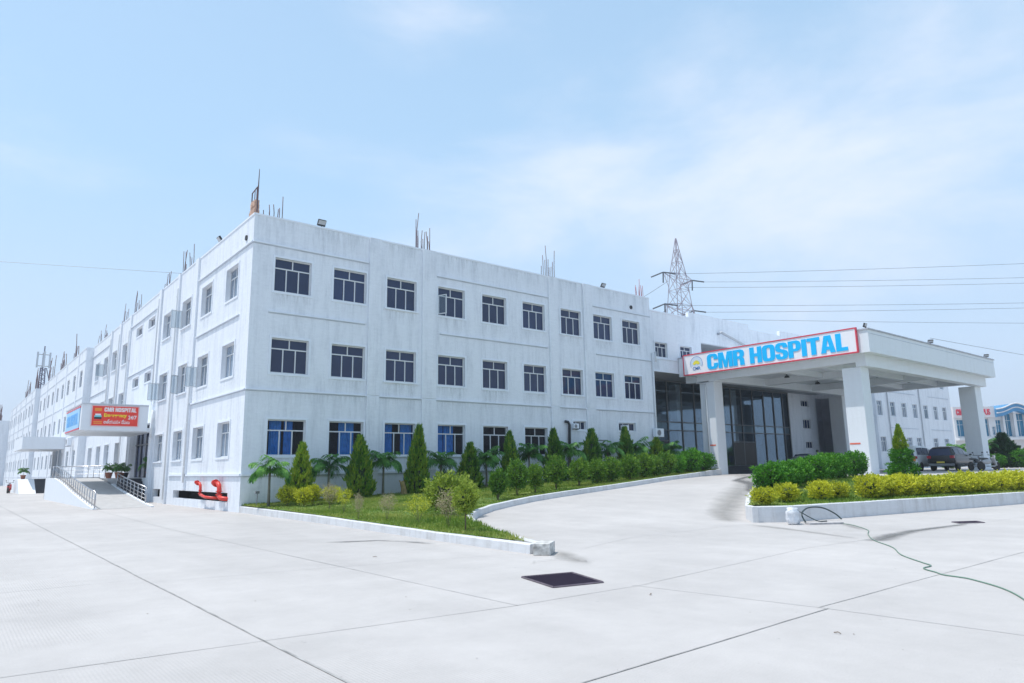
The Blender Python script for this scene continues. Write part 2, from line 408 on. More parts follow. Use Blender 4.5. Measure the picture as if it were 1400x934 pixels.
# ------------------------------------------------------------------ kerbs, lawns
def sweep_wall(name, pts, w, ztop, zbot, mat, side=1, fn=None):
    """pts = outer base line; wall body lies to the given side"""
    mb = MB(); rings = []
    P = []
    for a, b in zip(pts, pts[1:]):
        n = max(1, int(math.dist(a, b) / .8))
        for k in range(n): P.append((a[0] + (b[0] - a[0]) * k / n, a[1] + (b[1] - a[1]) * k / n))
    P.append(tuple(pts[-1]))
    for i, p in enumerate(P):
        q0 = P[max(0, i - 1)]; q1 = P[min(len(P) - 1, i + 1)]
        dx, dy = q1[0] - q0[0], q1[1] - q0[1]; l = math.hypot(dx, dy) or 1
        nx, ny = -dy / l * side, dx / l * side
        j = .006 * noise.noise(Vector((p[0], p[1], 3.)) * 1.7)
        zt = ztop(*p) + j * 1.5; zb = zbot(*p) - .05; bv = .02
        a = (p[0] + j, p[1] + j); b = (p[0] + nx * w, p[1] + ny * w)
        rings.append([mb.vert((a[0], a[1], zb)), mb.vert((a[0] + nx * .01, a[1] + ny * .01, zt - bv)), mb.vert((a[0] + nx * (bv + .01), a[1] + ny * (bv + .01), zt)),
                      mb.vert((b[0] - nx * bv, b[1] - ny * bv, zt)), mb.vert((b[0], b[1], zt - bv)), mb.vert((b[0], b[1], zb))])
    for A, B in zip(rings, rings[1:]):
        for k in range(5): mb.f.append([A[k], A[k + 1], B[k + 1], B[k]])
    mb.f.append(rings[0]); mb.f.append(rings[-1][::-1])
    return mb.build(name, mat)
front_line = [(0, -.02), (-.21, -8.9), (-.65, -16.5), (-.80, -20.05)]
o = sweep_wall('kerb', front_line, .2, lambda x, y: .26 - .07 * ss(-y / 20), lambda x, y: 0, M_KERB, side=1)
tag(o, 'low chipped white kerb along the straight left edge of the lawn', 'kerb')
curve_line = [(-.33, -19.9), (.07, -18.9), (.55, -17.7), (1.1, -16.4), (1.62, -15.2), (2.2, -14.1), (3.0, -12.82), (4.27, -11.5), (5.65, -10.53), (7.12, -9.87), (8.77, -9.17), (10.52, -8.7), (12.14, -8.35), (13.74, -8.05),
              (15.46, -7.69), (17.12, -7.3), (19.11, -6.7), (22.34, -5.64), (24.39, -4.95), (26.63, -4.25), (29.0, -3.4), (31.9, -2.4)]
def curve_top(x, y): return max(lawn_z(x, y) + .05, road(x, y) + .22) if x > 2.5 else max(.17, lawn_z(x, y) * .5 + .5 * .17) + ss((x - 1.2) / 1.5) * .08
o = sweep_wall('kerb', curve_line, .16, curve_top, lambda x, y: min(road(x, y), .9), M_KERB, side=1)
tag(o, 'pale kerb curving round the lawn beside the driveway up to the porch column', 'kerb')
mb = MB(); 
cx, cy = -.56, -20.22
T = Matrix.Translation((cx, cy, 0)) @ Matrix.Rotation(R(38), 4, 'Z')
mb.box((-.30, -.17, 0), (.30, .17, .23), T)
o = mb.build('kerb_end_block', simple('rough_concrete', (.50, .49, .47), .9, noise_amt=.45, scale=9, bump=.6, bscale=14))
mod = o.modifiers.new('b', 'BEVEL'); mod.width = .015; mod.segments = 2
tag(o, 'short rough concrete block ending the lawn kerb near the drain grate', 'kerb block')

isl_front = [(8.45, -19.28), (9.02, -19.7)] + [(9.5 + i * 2.5, -19.95 - i * 2.5 * .186) for i in range(24)]
isl_back = [(8.45, -19.28), (9.3, -18.5), (10.6, -17.7), (12.2, -16.75), (14, -15.9), (16, -15.1), (18, -14.6), (22, -14.0), (28, -13.9), (31, -14.2), (34, -16.8), (42, -18.5), (68, -24)]
o = sweep_wall('kerb', isl_front, .2, lambda x, y: .47, lambda x, y: 0, M_KERB, side=1)
tag(o, 'tall white kerb running along the front of the planted island at right', 'kerb')
o = sweep_wall('kerb', isl_back, .16, lambda x, y: isl_z(x, y) - .02 if x > 9.5 else .46, lambda x, y: road(x, y), M_KERB, side=-1)
tag(o, 'white kerb around the rounded driveway side of the planted island', 'kerb')

def soil_mat():
    m, nt, b = newmat('grass_ground'); L = nt.links.new
    g = nt.nodes.new('ShaderNodeNewGeometry')
    n = nt.nodes.new('ShaderNodeTexNoise'); n.inputs['Scale'].default_value = .55; n.inputs['Detail'].default_value = 6; n.inputs['Roughness'].default_value = .7
    L(g.outputs['Position'], n.inputs['Vector'])
    cr = nt.nodes.new('ShaderNodeValToRGB'); L(n.outputs['Fac'], cr.inputs['Fac'])
    cr.color_ramp.elements[0].position = .36; cr.color_ramp.elements[0].color = (.06, .13, .02, 1)
    cr.color_ramp.elements[1].position = .66; cr.color_ramp.elements[1].color = (.26, .28, .07, 1)
    e = cr.color_ramp.elements.new(.5); e.color = (.13, .22, .03, 1)
    L(cr.outputs['Color'], b.inputs['Base Color']); b.inputs['Roughness'].default_value = .9
    n2 = nt.nodes.new('ShaderNodeTexNoise'); n2.inputs['Scale'].default_value = 30; L(g.outputs['Position'], n2.inputs['Vector'])
    bp = nt.nodes.new('ShaderNodeBump'); bp.inputs['Distance'].default_value = .05; L(n2.outputs['Fac'], bp.inputs['Height']); L(bp.outputs['Normal'], b.inputs['Normal'])
    return m
M_SOIL = soil_mat()
def inside(p, poly):
    x, y = p; c = False; n = len(poly)
    for i in range(n):
        x0, y0 = poly[i]; x1, y1 = poly[(i + 1) % n]
        if (y0 > y) != (y1 > y) and x < (x1 - x0) * (y - y0) / (y1 - y0) + x0: c = not c
    return c
def offs(pts, d):
    out = []
    for i, p in enumerate(pts):
        q0 = pts[max(0, i - 1)]; q1 = pts[min(len(pts) - 1, i + 1)]
        dx, dy = q1[0] - q0[0], q1[1] - q0[1]; l = math.hypot(dx, dy)
        out.append((p[0] - dy / l * d, p[1] + dx / l * d))
    return out
lawn_poly = offs(front_line, .12)[:-1] + [(-.55, -19.6)] + offs(curve_line, .08)[2:] + [(31.9, 0.05), (0.05, .05)]
isl_poly = offs(isl_front, .1)[1:] + offs(isl_back, -.08)[::-1][:-1]
def area_sheet(name, poly, zf, step):
    from mathutils.geometry import delaunay_2d_cdt
    pts = [Vector(p) for p in poly]; n = len(pts)
    edges = [(i, (i + 1) % n) for i in range(n)]
    x0 = min(p[0] for p in poly); x1 = max(p[0] for p in poly); y0 = min(p[1] for p in poly); y1 = max(p[1] for p in poly)
    x = x0
    extra = []
    while x < x1:
        y = y0
        while y < y1:
            if inside((x, y), poly): extra.append(Vector((x, y)))
            y += step
        x += step
    v, e, f, *_ = delaunay_2d_cdt(pts + extra, edges, [], 1, 1e-4)
    mb = MB(); mb.v = [(p.x, p.y, zf(p.x, p.y)) for p in v]; mb.f = [list(q) for q in f]
    m = mb.mesh(name, M_SOIL, True, fix=False)
    if m.polygons and m.polygons[0].normal.z < 0: m.flip_normals()
    return place(name, m)
def lawn_h(x, y): return lawn_z(x, y) + .03 * noise.noise(Vector((x, y, 0)) * .8)
def isl_h(x, y): return isl_z(x, y) - .05 + .03 * noise.noise(Vector((x, y, 0)) * .8)
tag(area_sheet('lawn', lawn_poly, lawn_h, .9), kind='structure')
tag(area_sheet('lawn', isl_poly, isl_h, 1.2), kind='structure')

M_GRASS = leaf_mat('grass_blade', (.08, .18, .02), (.19, .29, .035), (.40, .43, .10), .35, .3)
def grass(name, poly, zf, n, label, xmax=99, hh=(.05, .11), edge=0):
    x0 = min(p[0] for p in poly); x1 = min(xmax, max(p[0] for p in poly)); y0 = min(p[1] for p in poly); y1 = max(p[1] for p in poly)
    v = []; f = []; c = 0
    while c < n:
        x = rnd.uniform(x0, x1); y = rnd.uniform(y0, y1)
        if not inside((x, y), poly): continue
        d = noise.noise(Vector((x, y, 5)) * .7)
        if d < -.25 and rnd.random() < .55: continue
        z = zf(x, y) - .01
        h = rnd.uniform(*hh) * (1 + .5 * d); w = rnd.uniform(.008, .018) * (1 if x < 8 else 1.6)
        for _ in range(2):
            a = rnd.uniform(0, 6.28); lx, ly = rnd.uniform(-.05, .05), rnd.uniform(-.05, .05)
            bx, by = x + rnd.uniform(-.03, .03), y + rnd.uniform(-.03, .03)
            k = len(v)
            v += [(bx - math.cos(a) * w, by - math.sin(a) * w, z), (bx + math.cos(a) * w, by + math.sin(a) * w, z), (bx + lx, by + ly, z + h)]
            f.append((k, k + 1, k + 2))
        c += 1
    m = bpy.data.meshes.new(name); m.from_pydata(v, [], f); m.materials.append(M_GRASS)
    return tag(place(name, m), label, 'grass', kind='stuff')
grass('grass', lawn_poly, lawn_h, 52000, 'short green lawn grass in front of the white building')
grass('grass', isl_poly, isl_h, 22000, 'green grass around the golden shrubs on the island', xmax=26)
# bare dry strip at the lawn tip
dry = MB()
for i in range(900):
    t = rnd.random(); y = -16.2 - 3.3 * t; x = rnd.uniform(-.5, .55 - t * .7)
    a = rnd.uniform(0, 6.28); l = rnd.uniform(.04, .11); z = lawn_h(x, y) + .015
    dry.poly([(x, y, z), (x + .006, y + .004, z), (x + math.cos(a) * l, y + math.sin(a) * l, z + rnd.uniform(.0, .04))])
tag(dry.build('dry_grass', simple('dry_straw', (.42, .33, .15), .9, noise_amt=.3, scale=10), fix=False), 'straw-coloured dry grass on the narrow tip of the lawn', 'grass', kind='stuff')
# ------------------------------------------------------------------ facade tools
FR = Matrix()                                   # faces -Y, local x = +X
LF = Matrix.Rotation(R(-90), 4, 'Z')            # faces -X, local x = -Y
def at(M, x, y, z=0): return Matrix.Translation((x, y, z)) @ M

def facade(M, u0, u1, z0, z1, holes, depth=.28, back=None):
    mb = MB(M)
    us = sorted({u0, u1, *[h[0] for h in holes], *[h[1] for h in holes]}); zs = sorted({z0, z1, *[h[2] for h in holes], *[h[3] for h in holes]})
    for a, b in zip(us, us[1:]):
        run = None
        for c, d in zip(zs, zs[1:]):
            mu, mz = (a + b) / 2, (c + d) / 2
            if any(h[0] < mu < h[1] and h[2] < mz < h[3] for h in holes):
                if run: mb.poly([(a, 0, run[0]), (b, 0, run[0]), (b, 0, run[1]), (a, 0, run[1])]); run = None
            else: run = (run[0], d) if run else (c, d)
        if run: mb.poly([(a, 0, run[0]), (b, 0, run[0]), (b, 0, run[1]), (a, 0, run[1])])
    for (a, b, c, d) in holes:
        D = depth
        mb.poly([(a, 0, c), (a, 0, d), (a, D, d), (a, D, c)]); mb.poly([(b, 0, c), (b, D, c), (b, D, d), (b, 0, d)])
        mb.poly([(a, 0, c), (a, D, c), (b, D, c), (b, 0, c)]); mb.poly([(a, 0, d), (b, 0, d), (b, D, d), (a, D, d)])
    return mb

WM = {}
def win_mesh(w, h, style):
    k = (round(w, 2), round(h, 2), style)
    if k in WM: return WM[k]
    t = .055; mb = MB(); D0, D1 = -.03, .03
    mb.box((0, D0, 0), (w, D1, t)); mb.box((0, D0, h - t), (w, D1, h))
    mb.box((0, D0, t), (t, D1, h - t)); mb.box((w - t, D0, t), (w, D1, h - t))
    if style == 'three':
        zt = h * .70
        mb.box((t, D0 + .004, zt - t / 2), (w - t, D1 - .004, zt + t / 2))
        mb.box((w * .5 - t * .45, D0 + .008, zt + t / 2), (w * .5 + t * .45, D1 - .008, h - t))
        for q in (w / 3 + .01, 2 * w / 3 + .01): mb.box((q - t * .45, D0 + .008, t), (q + t * .45, D1 - .008, zt - t / 2))
    elif style == 'two':
        zt = h * .70
        mb.box((t, D0 + .004, zt - t / 2), (w - t, D1 - .004, zt + t / 2))
        mb.box((w * .5 - t * .45, D0 + .008, zt + t / 2), (w * .5 + t * .45, D1 - .008, h - t)); mb.box((w * .5 - t * .45, D0 + .008, t), (w * .5 + t * .45, D1 - .008, zt - t / 2))
    elif style == 'vent':
        for q in (1 / 3, 2 / 3): mb.box((w * q - t * .4, D0 + .008, t), (w * q + t * .4, D1 - .008, h - t))
    WM[k] = mb.mesh('window_frame', M_FRAME); return WM[k]
PM = {}
def pane_mesh(w, h, mat):
    k = (round(w, 2), round(h, 2), mat.name)
    if k not in PM:
        mb = MB(); mb.poly([(.02, .0, .02), (w - .02, .0, .02), (w - .02, .0, h - .02), (.02, .0, h - .02)]); PM[k] = mb.mesh('pane', mat, fix=False)
    return PM[k]
SM = {}
def surround_mesh(w, h, sill=True):
    k = (round(w, 2), round(h, 2), sill)
    if k not in SM:
        mb = MB(); b = .10; p = -.03
        mb.box((-b, p, 0), (0, 0, h)); mb.box((w, p, 0), (w + b, 0, h)); mb.box((-b, p, h), (w + b, 0, h + b))
        if sill: mb.box((-b - .04, -.07, -.08), (w + b + .04, 0, 0))
        else: mb.box((-b, p, -b), (w + b, 0, 0))
        SM[k] = mb.mesh('window_sill', W_TRIM)
    return SM[k]
def sash_mesh(w, h):
    mb = MB(); t = .045
    mb.box((0, -.02, 0), (w, .02, t)); mb.box((0, -.02, h - t), (w, .02, h)); mb.box((0, -.02, t), (t, .02, h - t)); mb.box((w - t, -.02, t), (w, .02, h - t))
    return mb.mesh('open_sash', M_FRAME)
def place_m(name, mesh, parent, M):
    o = place(name, mesh, parent); o.matrix_local = M; return o
def window(parent, M, u, z, w, h, style='three', glass=None, curtain=None, sash=None, surround=True, depth=.14, sill=False):
    """M: facade frame at its plane; u,z lower corner"""
    if style is None: style = 'three'
    f = place_m('window', win_mesh(w, h, style), parent, M @ Matrix.Translation((u, depth, z)))
    pn = place('pane', pane_mesh(w, h, glass or M_DGLASS), f, loc=(0, .012, 0))
    if surround: place('window_surround', surround_mesh(w, h, sill), f, loc=(0, -depth - .001, 0))
    if curtain:
        for (c0, c1) in curtain:
            n = 14; cm = MB(); x0, x1 = w * c0, w * c1
            for i in range(n):
                a, b = x0 + (x1 - x0) * i / n, x0 + (x1 - x0) * (i + 1) / n
                ya, yb = .22 + .035 * math.sin(i * 2.1), .22 + .035 * math.sin((i + 1) * 2.1)
                cm.poly([(a, ya, .03), (b, yb, .03), (b, yb, h - .03), (a, ya, h - .03)])
            cm.build('curtain', M_CURT, f, smooth=True, fix=False)
    if sash:
        side, ang, sw = sash      # side: 0 hinge at u, 1 hinge at u+w
        sh = h * .66
        o = place('open_sash', sash_mesh(sw, sh), f, loc=((.02 if side == 0 else w - .02), -depth - .01, .04))
        o.rotation_euler = (0, 0, R(ang))
        place_m('sash_glass', pane_mesh(sw, sh, M_SASH), o, Matrix.Translation((0, .003, 0)))
    return f
M_SASH = clear_glass('open_sash_glass', (.2, .25, .3), .35)

def box_part(name, a, b, mat, parent, bevel=0, T=None):
    mb = MB(); mb.box(a, b, T); o = mb.build(name, mat, parent)
    if bevel:
        m = o.modifiers.new('bevel', 'BEVEL'); m.width = bevel; m.segments = 2
    return o

# ------------------------------------------------------------------ corner block
HB = 13.5
blk = empty('hospital_building', (0, 0, 0), label='three storey white corner block with lawn and palms along its shaded face', cat='building')
FX = [1.05, 3.98, 6.93, 10.08, 13.08, 16.12, 19.26, 22.18, 25.0]
WW, WH = 1.78, 1.62
holes = []
ZL = (2.40, 6.13, 9.95)
for i, x in enumerate(FX):
    for l, z in enumerate(ZL):
        if l == 0 and i >= 7: continue
        holes.append((x, x + WW, z, z + WH))
# low openings with air conditioners
holes += [(20.05, 21.2, 3.97, 4.5), (24.22, 25.9, 3.98, 4.52)]
holes = [h for h in holes if not (h[0] == 19.26 and h[2] == ZL[0])]
mb = facade(FR, 0, 28.0, -.3, HB, holes)
LW = [(1.85, 3.65), (5.98, 7.85), (9.95, 11.82), (14.30, 16.25)]
LW2 = [(27.35, 29.2), (31.5, 33.4), (35.3, 37.1), (39.5, 41.35)]
lh = []
for a, b in LW:
    for z in ZL: lh.append((-b, -a, z, z + WH))
for a, b in LW2:
    for z in ZL: lh.append((-b, -a, z, z + WH))
VN = [(18.76, 20.6), (22.5, 24.4)]
for a, b in VN:
    lh += [(-b, -a, 11.42, 12.08), (-b, -a, 7.72, 8.40)]
lh += [(-11.1, -1.66, .38, .79), (-15.9, -14.1, .34, .80), (-23.9, -17.35, 1.45, 4.9)]
ml = facade(LF, -43.35, 0, -.3, HB, lh, depth=.30)
mb.f += [[i + len(mb.v) for i in q] for q in ml.f]; mb.v += ml.v
wl = mb.build('wall', W_WALL, blk, fix=False)
# roof, parapet inside, back walls
mb = MB()
mb.poly([(.25, .25, 12.9), (27.75, .25, 12.9), (27.75, 43.1, 12.9), (.25, 43.1, 12.9)])
for a, b in (((0, 0), (28, .25)), ((0, .25), (.25, 43.1)), ((27.75, .25), (28, 43.1)), ((0, 43.1), (28, 43.35))):
    mb.box((a[0] + .003, a[1] + .003, 12.7), (b[0] - .003, b[1] - .003, HB - .002))
mb.poly([(28, 0, 0), (28, 43.35, 0), (28, 43.35, HB), (28, 0, HB)]); mb.poly([(0, 43.35, 0), (28, 43.35, 0), (28, 43.35, HB), (0, 43.35, HB)])
mb.build('roof', W_WALL, blk)
# inner backing so nothing is see-through
mb = MB(); mb.poly([(.36, .36, 0), (28, .36, 0), (28, .36, 12.8), (.36, .36, 12.8)])
# room boxes behind ground floor windows
mb2 = MB()
for x in FX[:6]:
    mb2.box((x - .3, .37, 2.0), (x + WW + .3, 2.0, 4.6))
mb.f = []; mb.v = []
for i, x in enumerate(FX[:6]):
    a, b, c, d = x - .4, x + WW + .4, 2.1, 4.4; Y0, Y1 = .285, 2.2
    mb.poly([(a, Y1, c), (b, Y1, c), (b, Y1, d), (a, Y1, d)]); mb.poly([(a, Y0, c), (a, Y1, c), (a, Y1, d), (a, Y0, d)]); mb.poly([(b, Y0, c), (b, Y1, c), (b, Y1, d), (b, Y0, d)])
    mb.poly([(a, Y0, c), (b, Y0, c), (b, Y1, c), (a, Y1, c)]); mb.poly([(a, Y0, d), (b, Y0, d), (b, Y1, d), (a, Y1, d)])
mb.build('room', M_ROOM, blk, fix=False)
mb = MB()   # dark spaces behind plinth openings
for (a, b) in ((1.6, 11.2), (14.0, 16.0)):
    mb.poly([(.9, a, .2), (.9, b, .2), (.9, b, 1.0), (.9, a, 1.0)])
    for q in (a, b): mb.poly([(.301, q, .2), (.9, q, .2), (.9, q, 1.0), (.301, q, 1.0)])
    for q in (.2, 1.0): mb.poly([(.301, a, q), (.9, a, q), (.9, b, q), (.301, b, q)])
mb.build('plinth_opening', M_DARK, blk, fix=False)
# horizontal mouldings (front): panels between the pilaster strips
mb = MB()
def strip_box(mb, M, u0, u1, z, t=.07, p=.075):
    mb2 = MB(M); mb2.box((u0, -p, z), (u1, 0.0, z + t)); mo = mb2.build('moulding', W_TRIM, blk)
    g2 = MB(M); g2.box((u0, -.022, z - .05), (u1, -.001, z - .001)); g2.build('dirt_shade_strip', M_LINE_SHADE, mo)  # darker strip paints in the dirt and overhang shade below the moulding
for u0, u1 in ((.0, 5.85), (9.95, 18.2), (22.1, 28.0)):
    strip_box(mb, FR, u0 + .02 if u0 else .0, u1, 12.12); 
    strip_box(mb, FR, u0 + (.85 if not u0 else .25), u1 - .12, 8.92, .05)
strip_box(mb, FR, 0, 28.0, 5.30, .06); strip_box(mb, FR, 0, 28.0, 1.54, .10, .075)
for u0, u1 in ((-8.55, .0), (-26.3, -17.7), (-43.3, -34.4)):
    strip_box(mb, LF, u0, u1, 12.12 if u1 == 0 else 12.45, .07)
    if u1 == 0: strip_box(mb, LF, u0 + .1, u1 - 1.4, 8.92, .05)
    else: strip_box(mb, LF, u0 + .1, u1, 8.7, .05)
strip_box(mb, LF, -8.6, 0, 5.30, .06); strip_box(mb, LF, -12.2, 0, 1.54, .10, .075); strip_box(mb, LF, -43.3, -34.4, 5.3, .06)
mb = MB()   # pilaster strips
for u0, u1 in ((5.87, 6.55), (9.05, 9.93), (18.22, 18.92), (21.25, 22.08)):
    q = MB(FR)
    for z0, z1 in ((0, 1.535), (1.645, 5.295), (5.365, HB)): q.box((u0, -.10, z0), (u1, 0, z1))
    q.build('pilaster', W_WALL, blk)
for u0, u1 in ((-9.25, -8.62), (-12.95, -12.55), (-17.65, -17.0 + .01), (-26.75, -26.32), (-30.7, -30.1), (-34.35, -33.95)):
    q = MB(LF); z0 = .0 if u0 > -17 else 6.0
    if u1 > -12.5: 
        for a, b in ((0.85, 1.535), (1.645, 5.295), (5.365, HB)): q.box((u0, -.11, a), (u1, 0, b))
    else: q.box((u0, -.11, z0), (u1, 0, HB))
    q.build('pilaster', W_WALL, blk)
mb = MB()   # parapet coping lip
mb.box((-.03, -.03, HB - .06), (28.0, .28, HB + .02)); mb.box((-.03, .281, HB - .06), (.28, 43.35, HB + .02))
mb.build('coping', W_TRIM, blk)
def rain_mat():
    m, nt, b = newmat('rain_stain'); L = nt.links.new
    b.inputs['Base Color'].default_value = (.33, .36, .38, 1); b.inputs['Roughness'].default_value = .9
    at_ = nt.nodes.new('ShaderNodeAttribute'); at_.attribute_name = 'fade'
    g = nt.nodes.new('ShaderNodeNewGeometry'); mp = nt.nodes.new('ShaderNodeMapping'); mp.inputs['Scale'].default_value = (4.5, 4.5, .5); L(g.outputs['Position'], mp.inputs['Vector'])
    n = nt.nodes.new('ShaderNodeTexNoise'); n.inputs['Scale'].default_value = 1.6; n.inputs['Detail'].default_value = 6; n.inputs['Roughness'].default_value = .7; L(mp.outputs['Vector'], n.inputs['Vector'])
    r = nt.nodes.new('ShaderNodeMapRange'); r.inputs['From Min'].default_value = .42; r.inputs['From Max'].default_value = .75; r.inputs['To Max'].default_value = .38; L(n.outputs['Fac'], r.inputs['Value'])
    q = nt.nodes.new('ShaderNodeMath'); q.operation = 'MULTIPLY'; L(r.outputs['Result'], q.inputs[0]); L(at_.outputs['Fac'], q.inputs[1])
    tr = nt.nodes.new('ShaderNodeBsdfTransparent'); mx = nt.nodes.new('ShaderNodeMixShader'); L(q.outputs[0], mx.inputs[0]); L(tr.outputs[0], mx.inputs[1]); L(b.outputs[0], mx.inputs[2]); L(mx.outputs[0], nt.nodes['Material Output'].inputs['Surface'])
    return m
M_RAIN = rain_mat()
def rain(parent, M, u0, u1, ztop, length, amt=1., d=.004, name='rain_stain'):
    mb = MB(M); fd = []; nx = 6
    rows = []
    for zz, f in ((0, 1.), (.35, .7), (.7, .3), (1., 0.)):
        row = []
        for i in range(nx + 1):
            row.append(mb.vert((u0 + (u1 - u0) * i / nx, -d, ztop - zz * length))); fd.append(f * amt * (0 if i in (0, nx) else 1))
        rows.append(row)
    for A, B in zip(rows, rows[1:]):
        for i in range(nx): mb.f.append([B[i], B[i + 1], A[i + 1], A[i]])
    o = mb.build(name, M_RAIN, parent, fix=False)
    a_ = o.data.attributes.new('fade', 'FLOAT', 'POINT'); a_.data.foreach_set('value', fd)
for i, x in enumerate(FX):
    for l, z in enumerate(ZL):
        if (l == 0 and i >= 7): continue
        rain(blk, FR, x - .15, x + WW + .15, z - .11, rnd.uniform(.6, 1.25) if l != 2 else rnd.uniform(.6, .88), rnd.uniform(.35, .9))
for j, (a, b) in enumerate(LW): 
    for l, z in enumerate(ZL): rain(blk, LF, -b - .1, -a + .1, z - .11, .7, rnd.uniform(.2, .5))
for u0, u1 in ((.1, 2.4), (2.5, 5.7), (6.7, 8.9), (10.1, 13.5), (13.6, 18), (19.0, 21.1), (22.2, 25), (25.1, 27.9)): rain(blk, FR, u0, u1, HB - .07, rnd.uniform(.7, 1.2), rnd.uniform(.5, .9))
for u0, u1 in ((.1, 7.0), (7.1, 14), (14.1, 21), (21.1, 27.8)): rain(blk, FR, u0, u1, 5.24, rnd.uniform(.5, .9), rnd.uniform(.3, .6), .024 + .002)
CUR = [[(.12, .42), (.50, .72)], [(.36, .80)], [(0.05, .34), (.62, .98)], [(0, .30), (.34, .68)], None, [(.0, .1)], [(.80, 1.0)]]
for i, x in enumerate(FX):
    for l, z in enumerate(ZL):
        if l == 0 and i >= 6: continue
        sash = (0, -70, .55) if (l == 2 and i == 3) else None
        if l == 0: window(blk, FR, x, z, WW, WH, 'three', M_CGLASS, CUR[i], sill=(i in (2, 3)))
        else:
            g = M_DGLASS
            window(blk, FR, x, z, WW, WH, 'three', g, None, sash, sill=(i in (2, 6)))
            if l == 1 and i in (6, 7): pass
for (u, w, z, h) in ((20.05, 1.15, 3.97, .53), (24.22, 1.68, 3.98, .54)):
    window(blk, FR, u, z, w, h, 'vent', M_DGLASS)
for j, (a, b) in enumerate(LW + LW2):
    for l, z in enumerate(ZL):
        sash = None
        if (j, l) in ((2, 2), (1, 1), (3, 1), (6, 2)): sash = (0, -92, .62)
        if (j, l) == (2, 1): sash = (0, -60, .5)
        if a > 26 and l == 0 and a < 30: continue
        f = window(blk, LF, -b, z, b - a, WH, 'three', M_SGLASS if l else M_SGLASS, None, sash, depth=.2, sill=j > 1)
for a, b in VN:
    window(blk, LF, -b, 11.42, b - a, .66, 'vent', M_DGLASS, depth=.15); window(blk, LF, -b, 7.72, b - a, .68, 'vent', M_DGLASS, depth=.15)
# entrance recess on the left face
mb = MB(); X1 = .45
mb.poly([(X1, 17.35, 1.45), (X1, 23.9, 1.45), (X1, 23.9, 4.9), (X1, 17.35, 4.9)])
mb.build('side_entrance_glazing', M_DGLASS, blk, fix=False)
mb = MB()
mb.poly([(.29, 17.35, 4.9), (X1, 17.35, 4.9), (X1, 23.9, 4.9), (.29, 23.9, 4.9)]); mb.poly([(.29, 23.9, 1.45), (X1, 23.9, 1.45), (X1, 23.9, 4.9), (.29, 23.9, 4.9)])
mb.poly([(.29, 17.35, 1.45), (X1, 17.35, 1.45), (X1, 17.35, 4.9), (.29, 17.35, 4.9)]); mb.poly([(.29, 17.35, 1.45), (X1, 17.35, 1.45), (X1, 23.9, 1.45), (.29, 23.9, 1.45)])
mb.build('entrance_recess', W_WALL, blk, fix=False)
mb = MB()
for y in (17.9, 19.2, 20.6, 22.0, 23.2): mb.box((X1 - .06, y, 1.45), (X1 - .01, y + .06, 4.9))
mb.box((X1 - .055, 17.35, 3.6), (X1 - .015, 23.9, 3.68))
mb.build('door_frame', M_BLACK, blk)
box_part('entrance_pier', (-.14, 16.75, 0), (-.001, 17.3, 5.6), W_WALL, blk)
box_part('entrance_pier', (-.14, 24.0, 0), (-.001, 24.5, 5.6), W_WALL, blk)
# drain pipes on left face + front
for (y, z0, z1) in ((12.75, .25, 12.6), (17.5, 6.2, 12.9), (8.7, 1.2, 7.4), (30.4, 6, 12.6), (34.1, 6, 12.8), (26.55, 0.3, 12.3)):
    mb = MB(); mb.tube([(-.13, y, z0), (-.13, y, z1), (-.02, y, z1 + .12)], .055, 8)
    for z in (z0 + .8, (z0 + z1) / 2, z1 - .5): mb.tube([(-.13, y, z), (-.13, y, z + .05)], .07, 8)
    mb.build('drain_pipe', M_WPIPE, blk, smooth=True)
mb = MB(); mb.tube([(27.95, -.10, .9), (27.95, -.10, 9.5), (28.3, -.10, 9.62), (28.3, -.10, 8.9)], .06, 8); mb.build('drain_pipe', M_WPIPE, blk, smooth=True)
mb = MB(); mb.tube([(19.5, -.14, 1.0), (19.62, -.14, 4.25), (19.5, -.14, 4.42), (19.3, -.10, 4.45)], .085, 10); mb.build('soil_pipe', M_BPIPE, blk, smooth=True)
# round holes through the parapet
for p, M_ in (((26.0, -.004, 12.55), FR), ((-.004, .95, 12.55), LF)):
    mb = MB(); mb.lathe([(.13, 0), (.13, .06), (.10, .06)], (0, 0, 0), 14, 'y'); o = mb.build('scupper', M_DARK, blk); o.matrix_local = Matrix.Translation(p) @ M_ @ Matrix.Translation((0, -.05, 0))

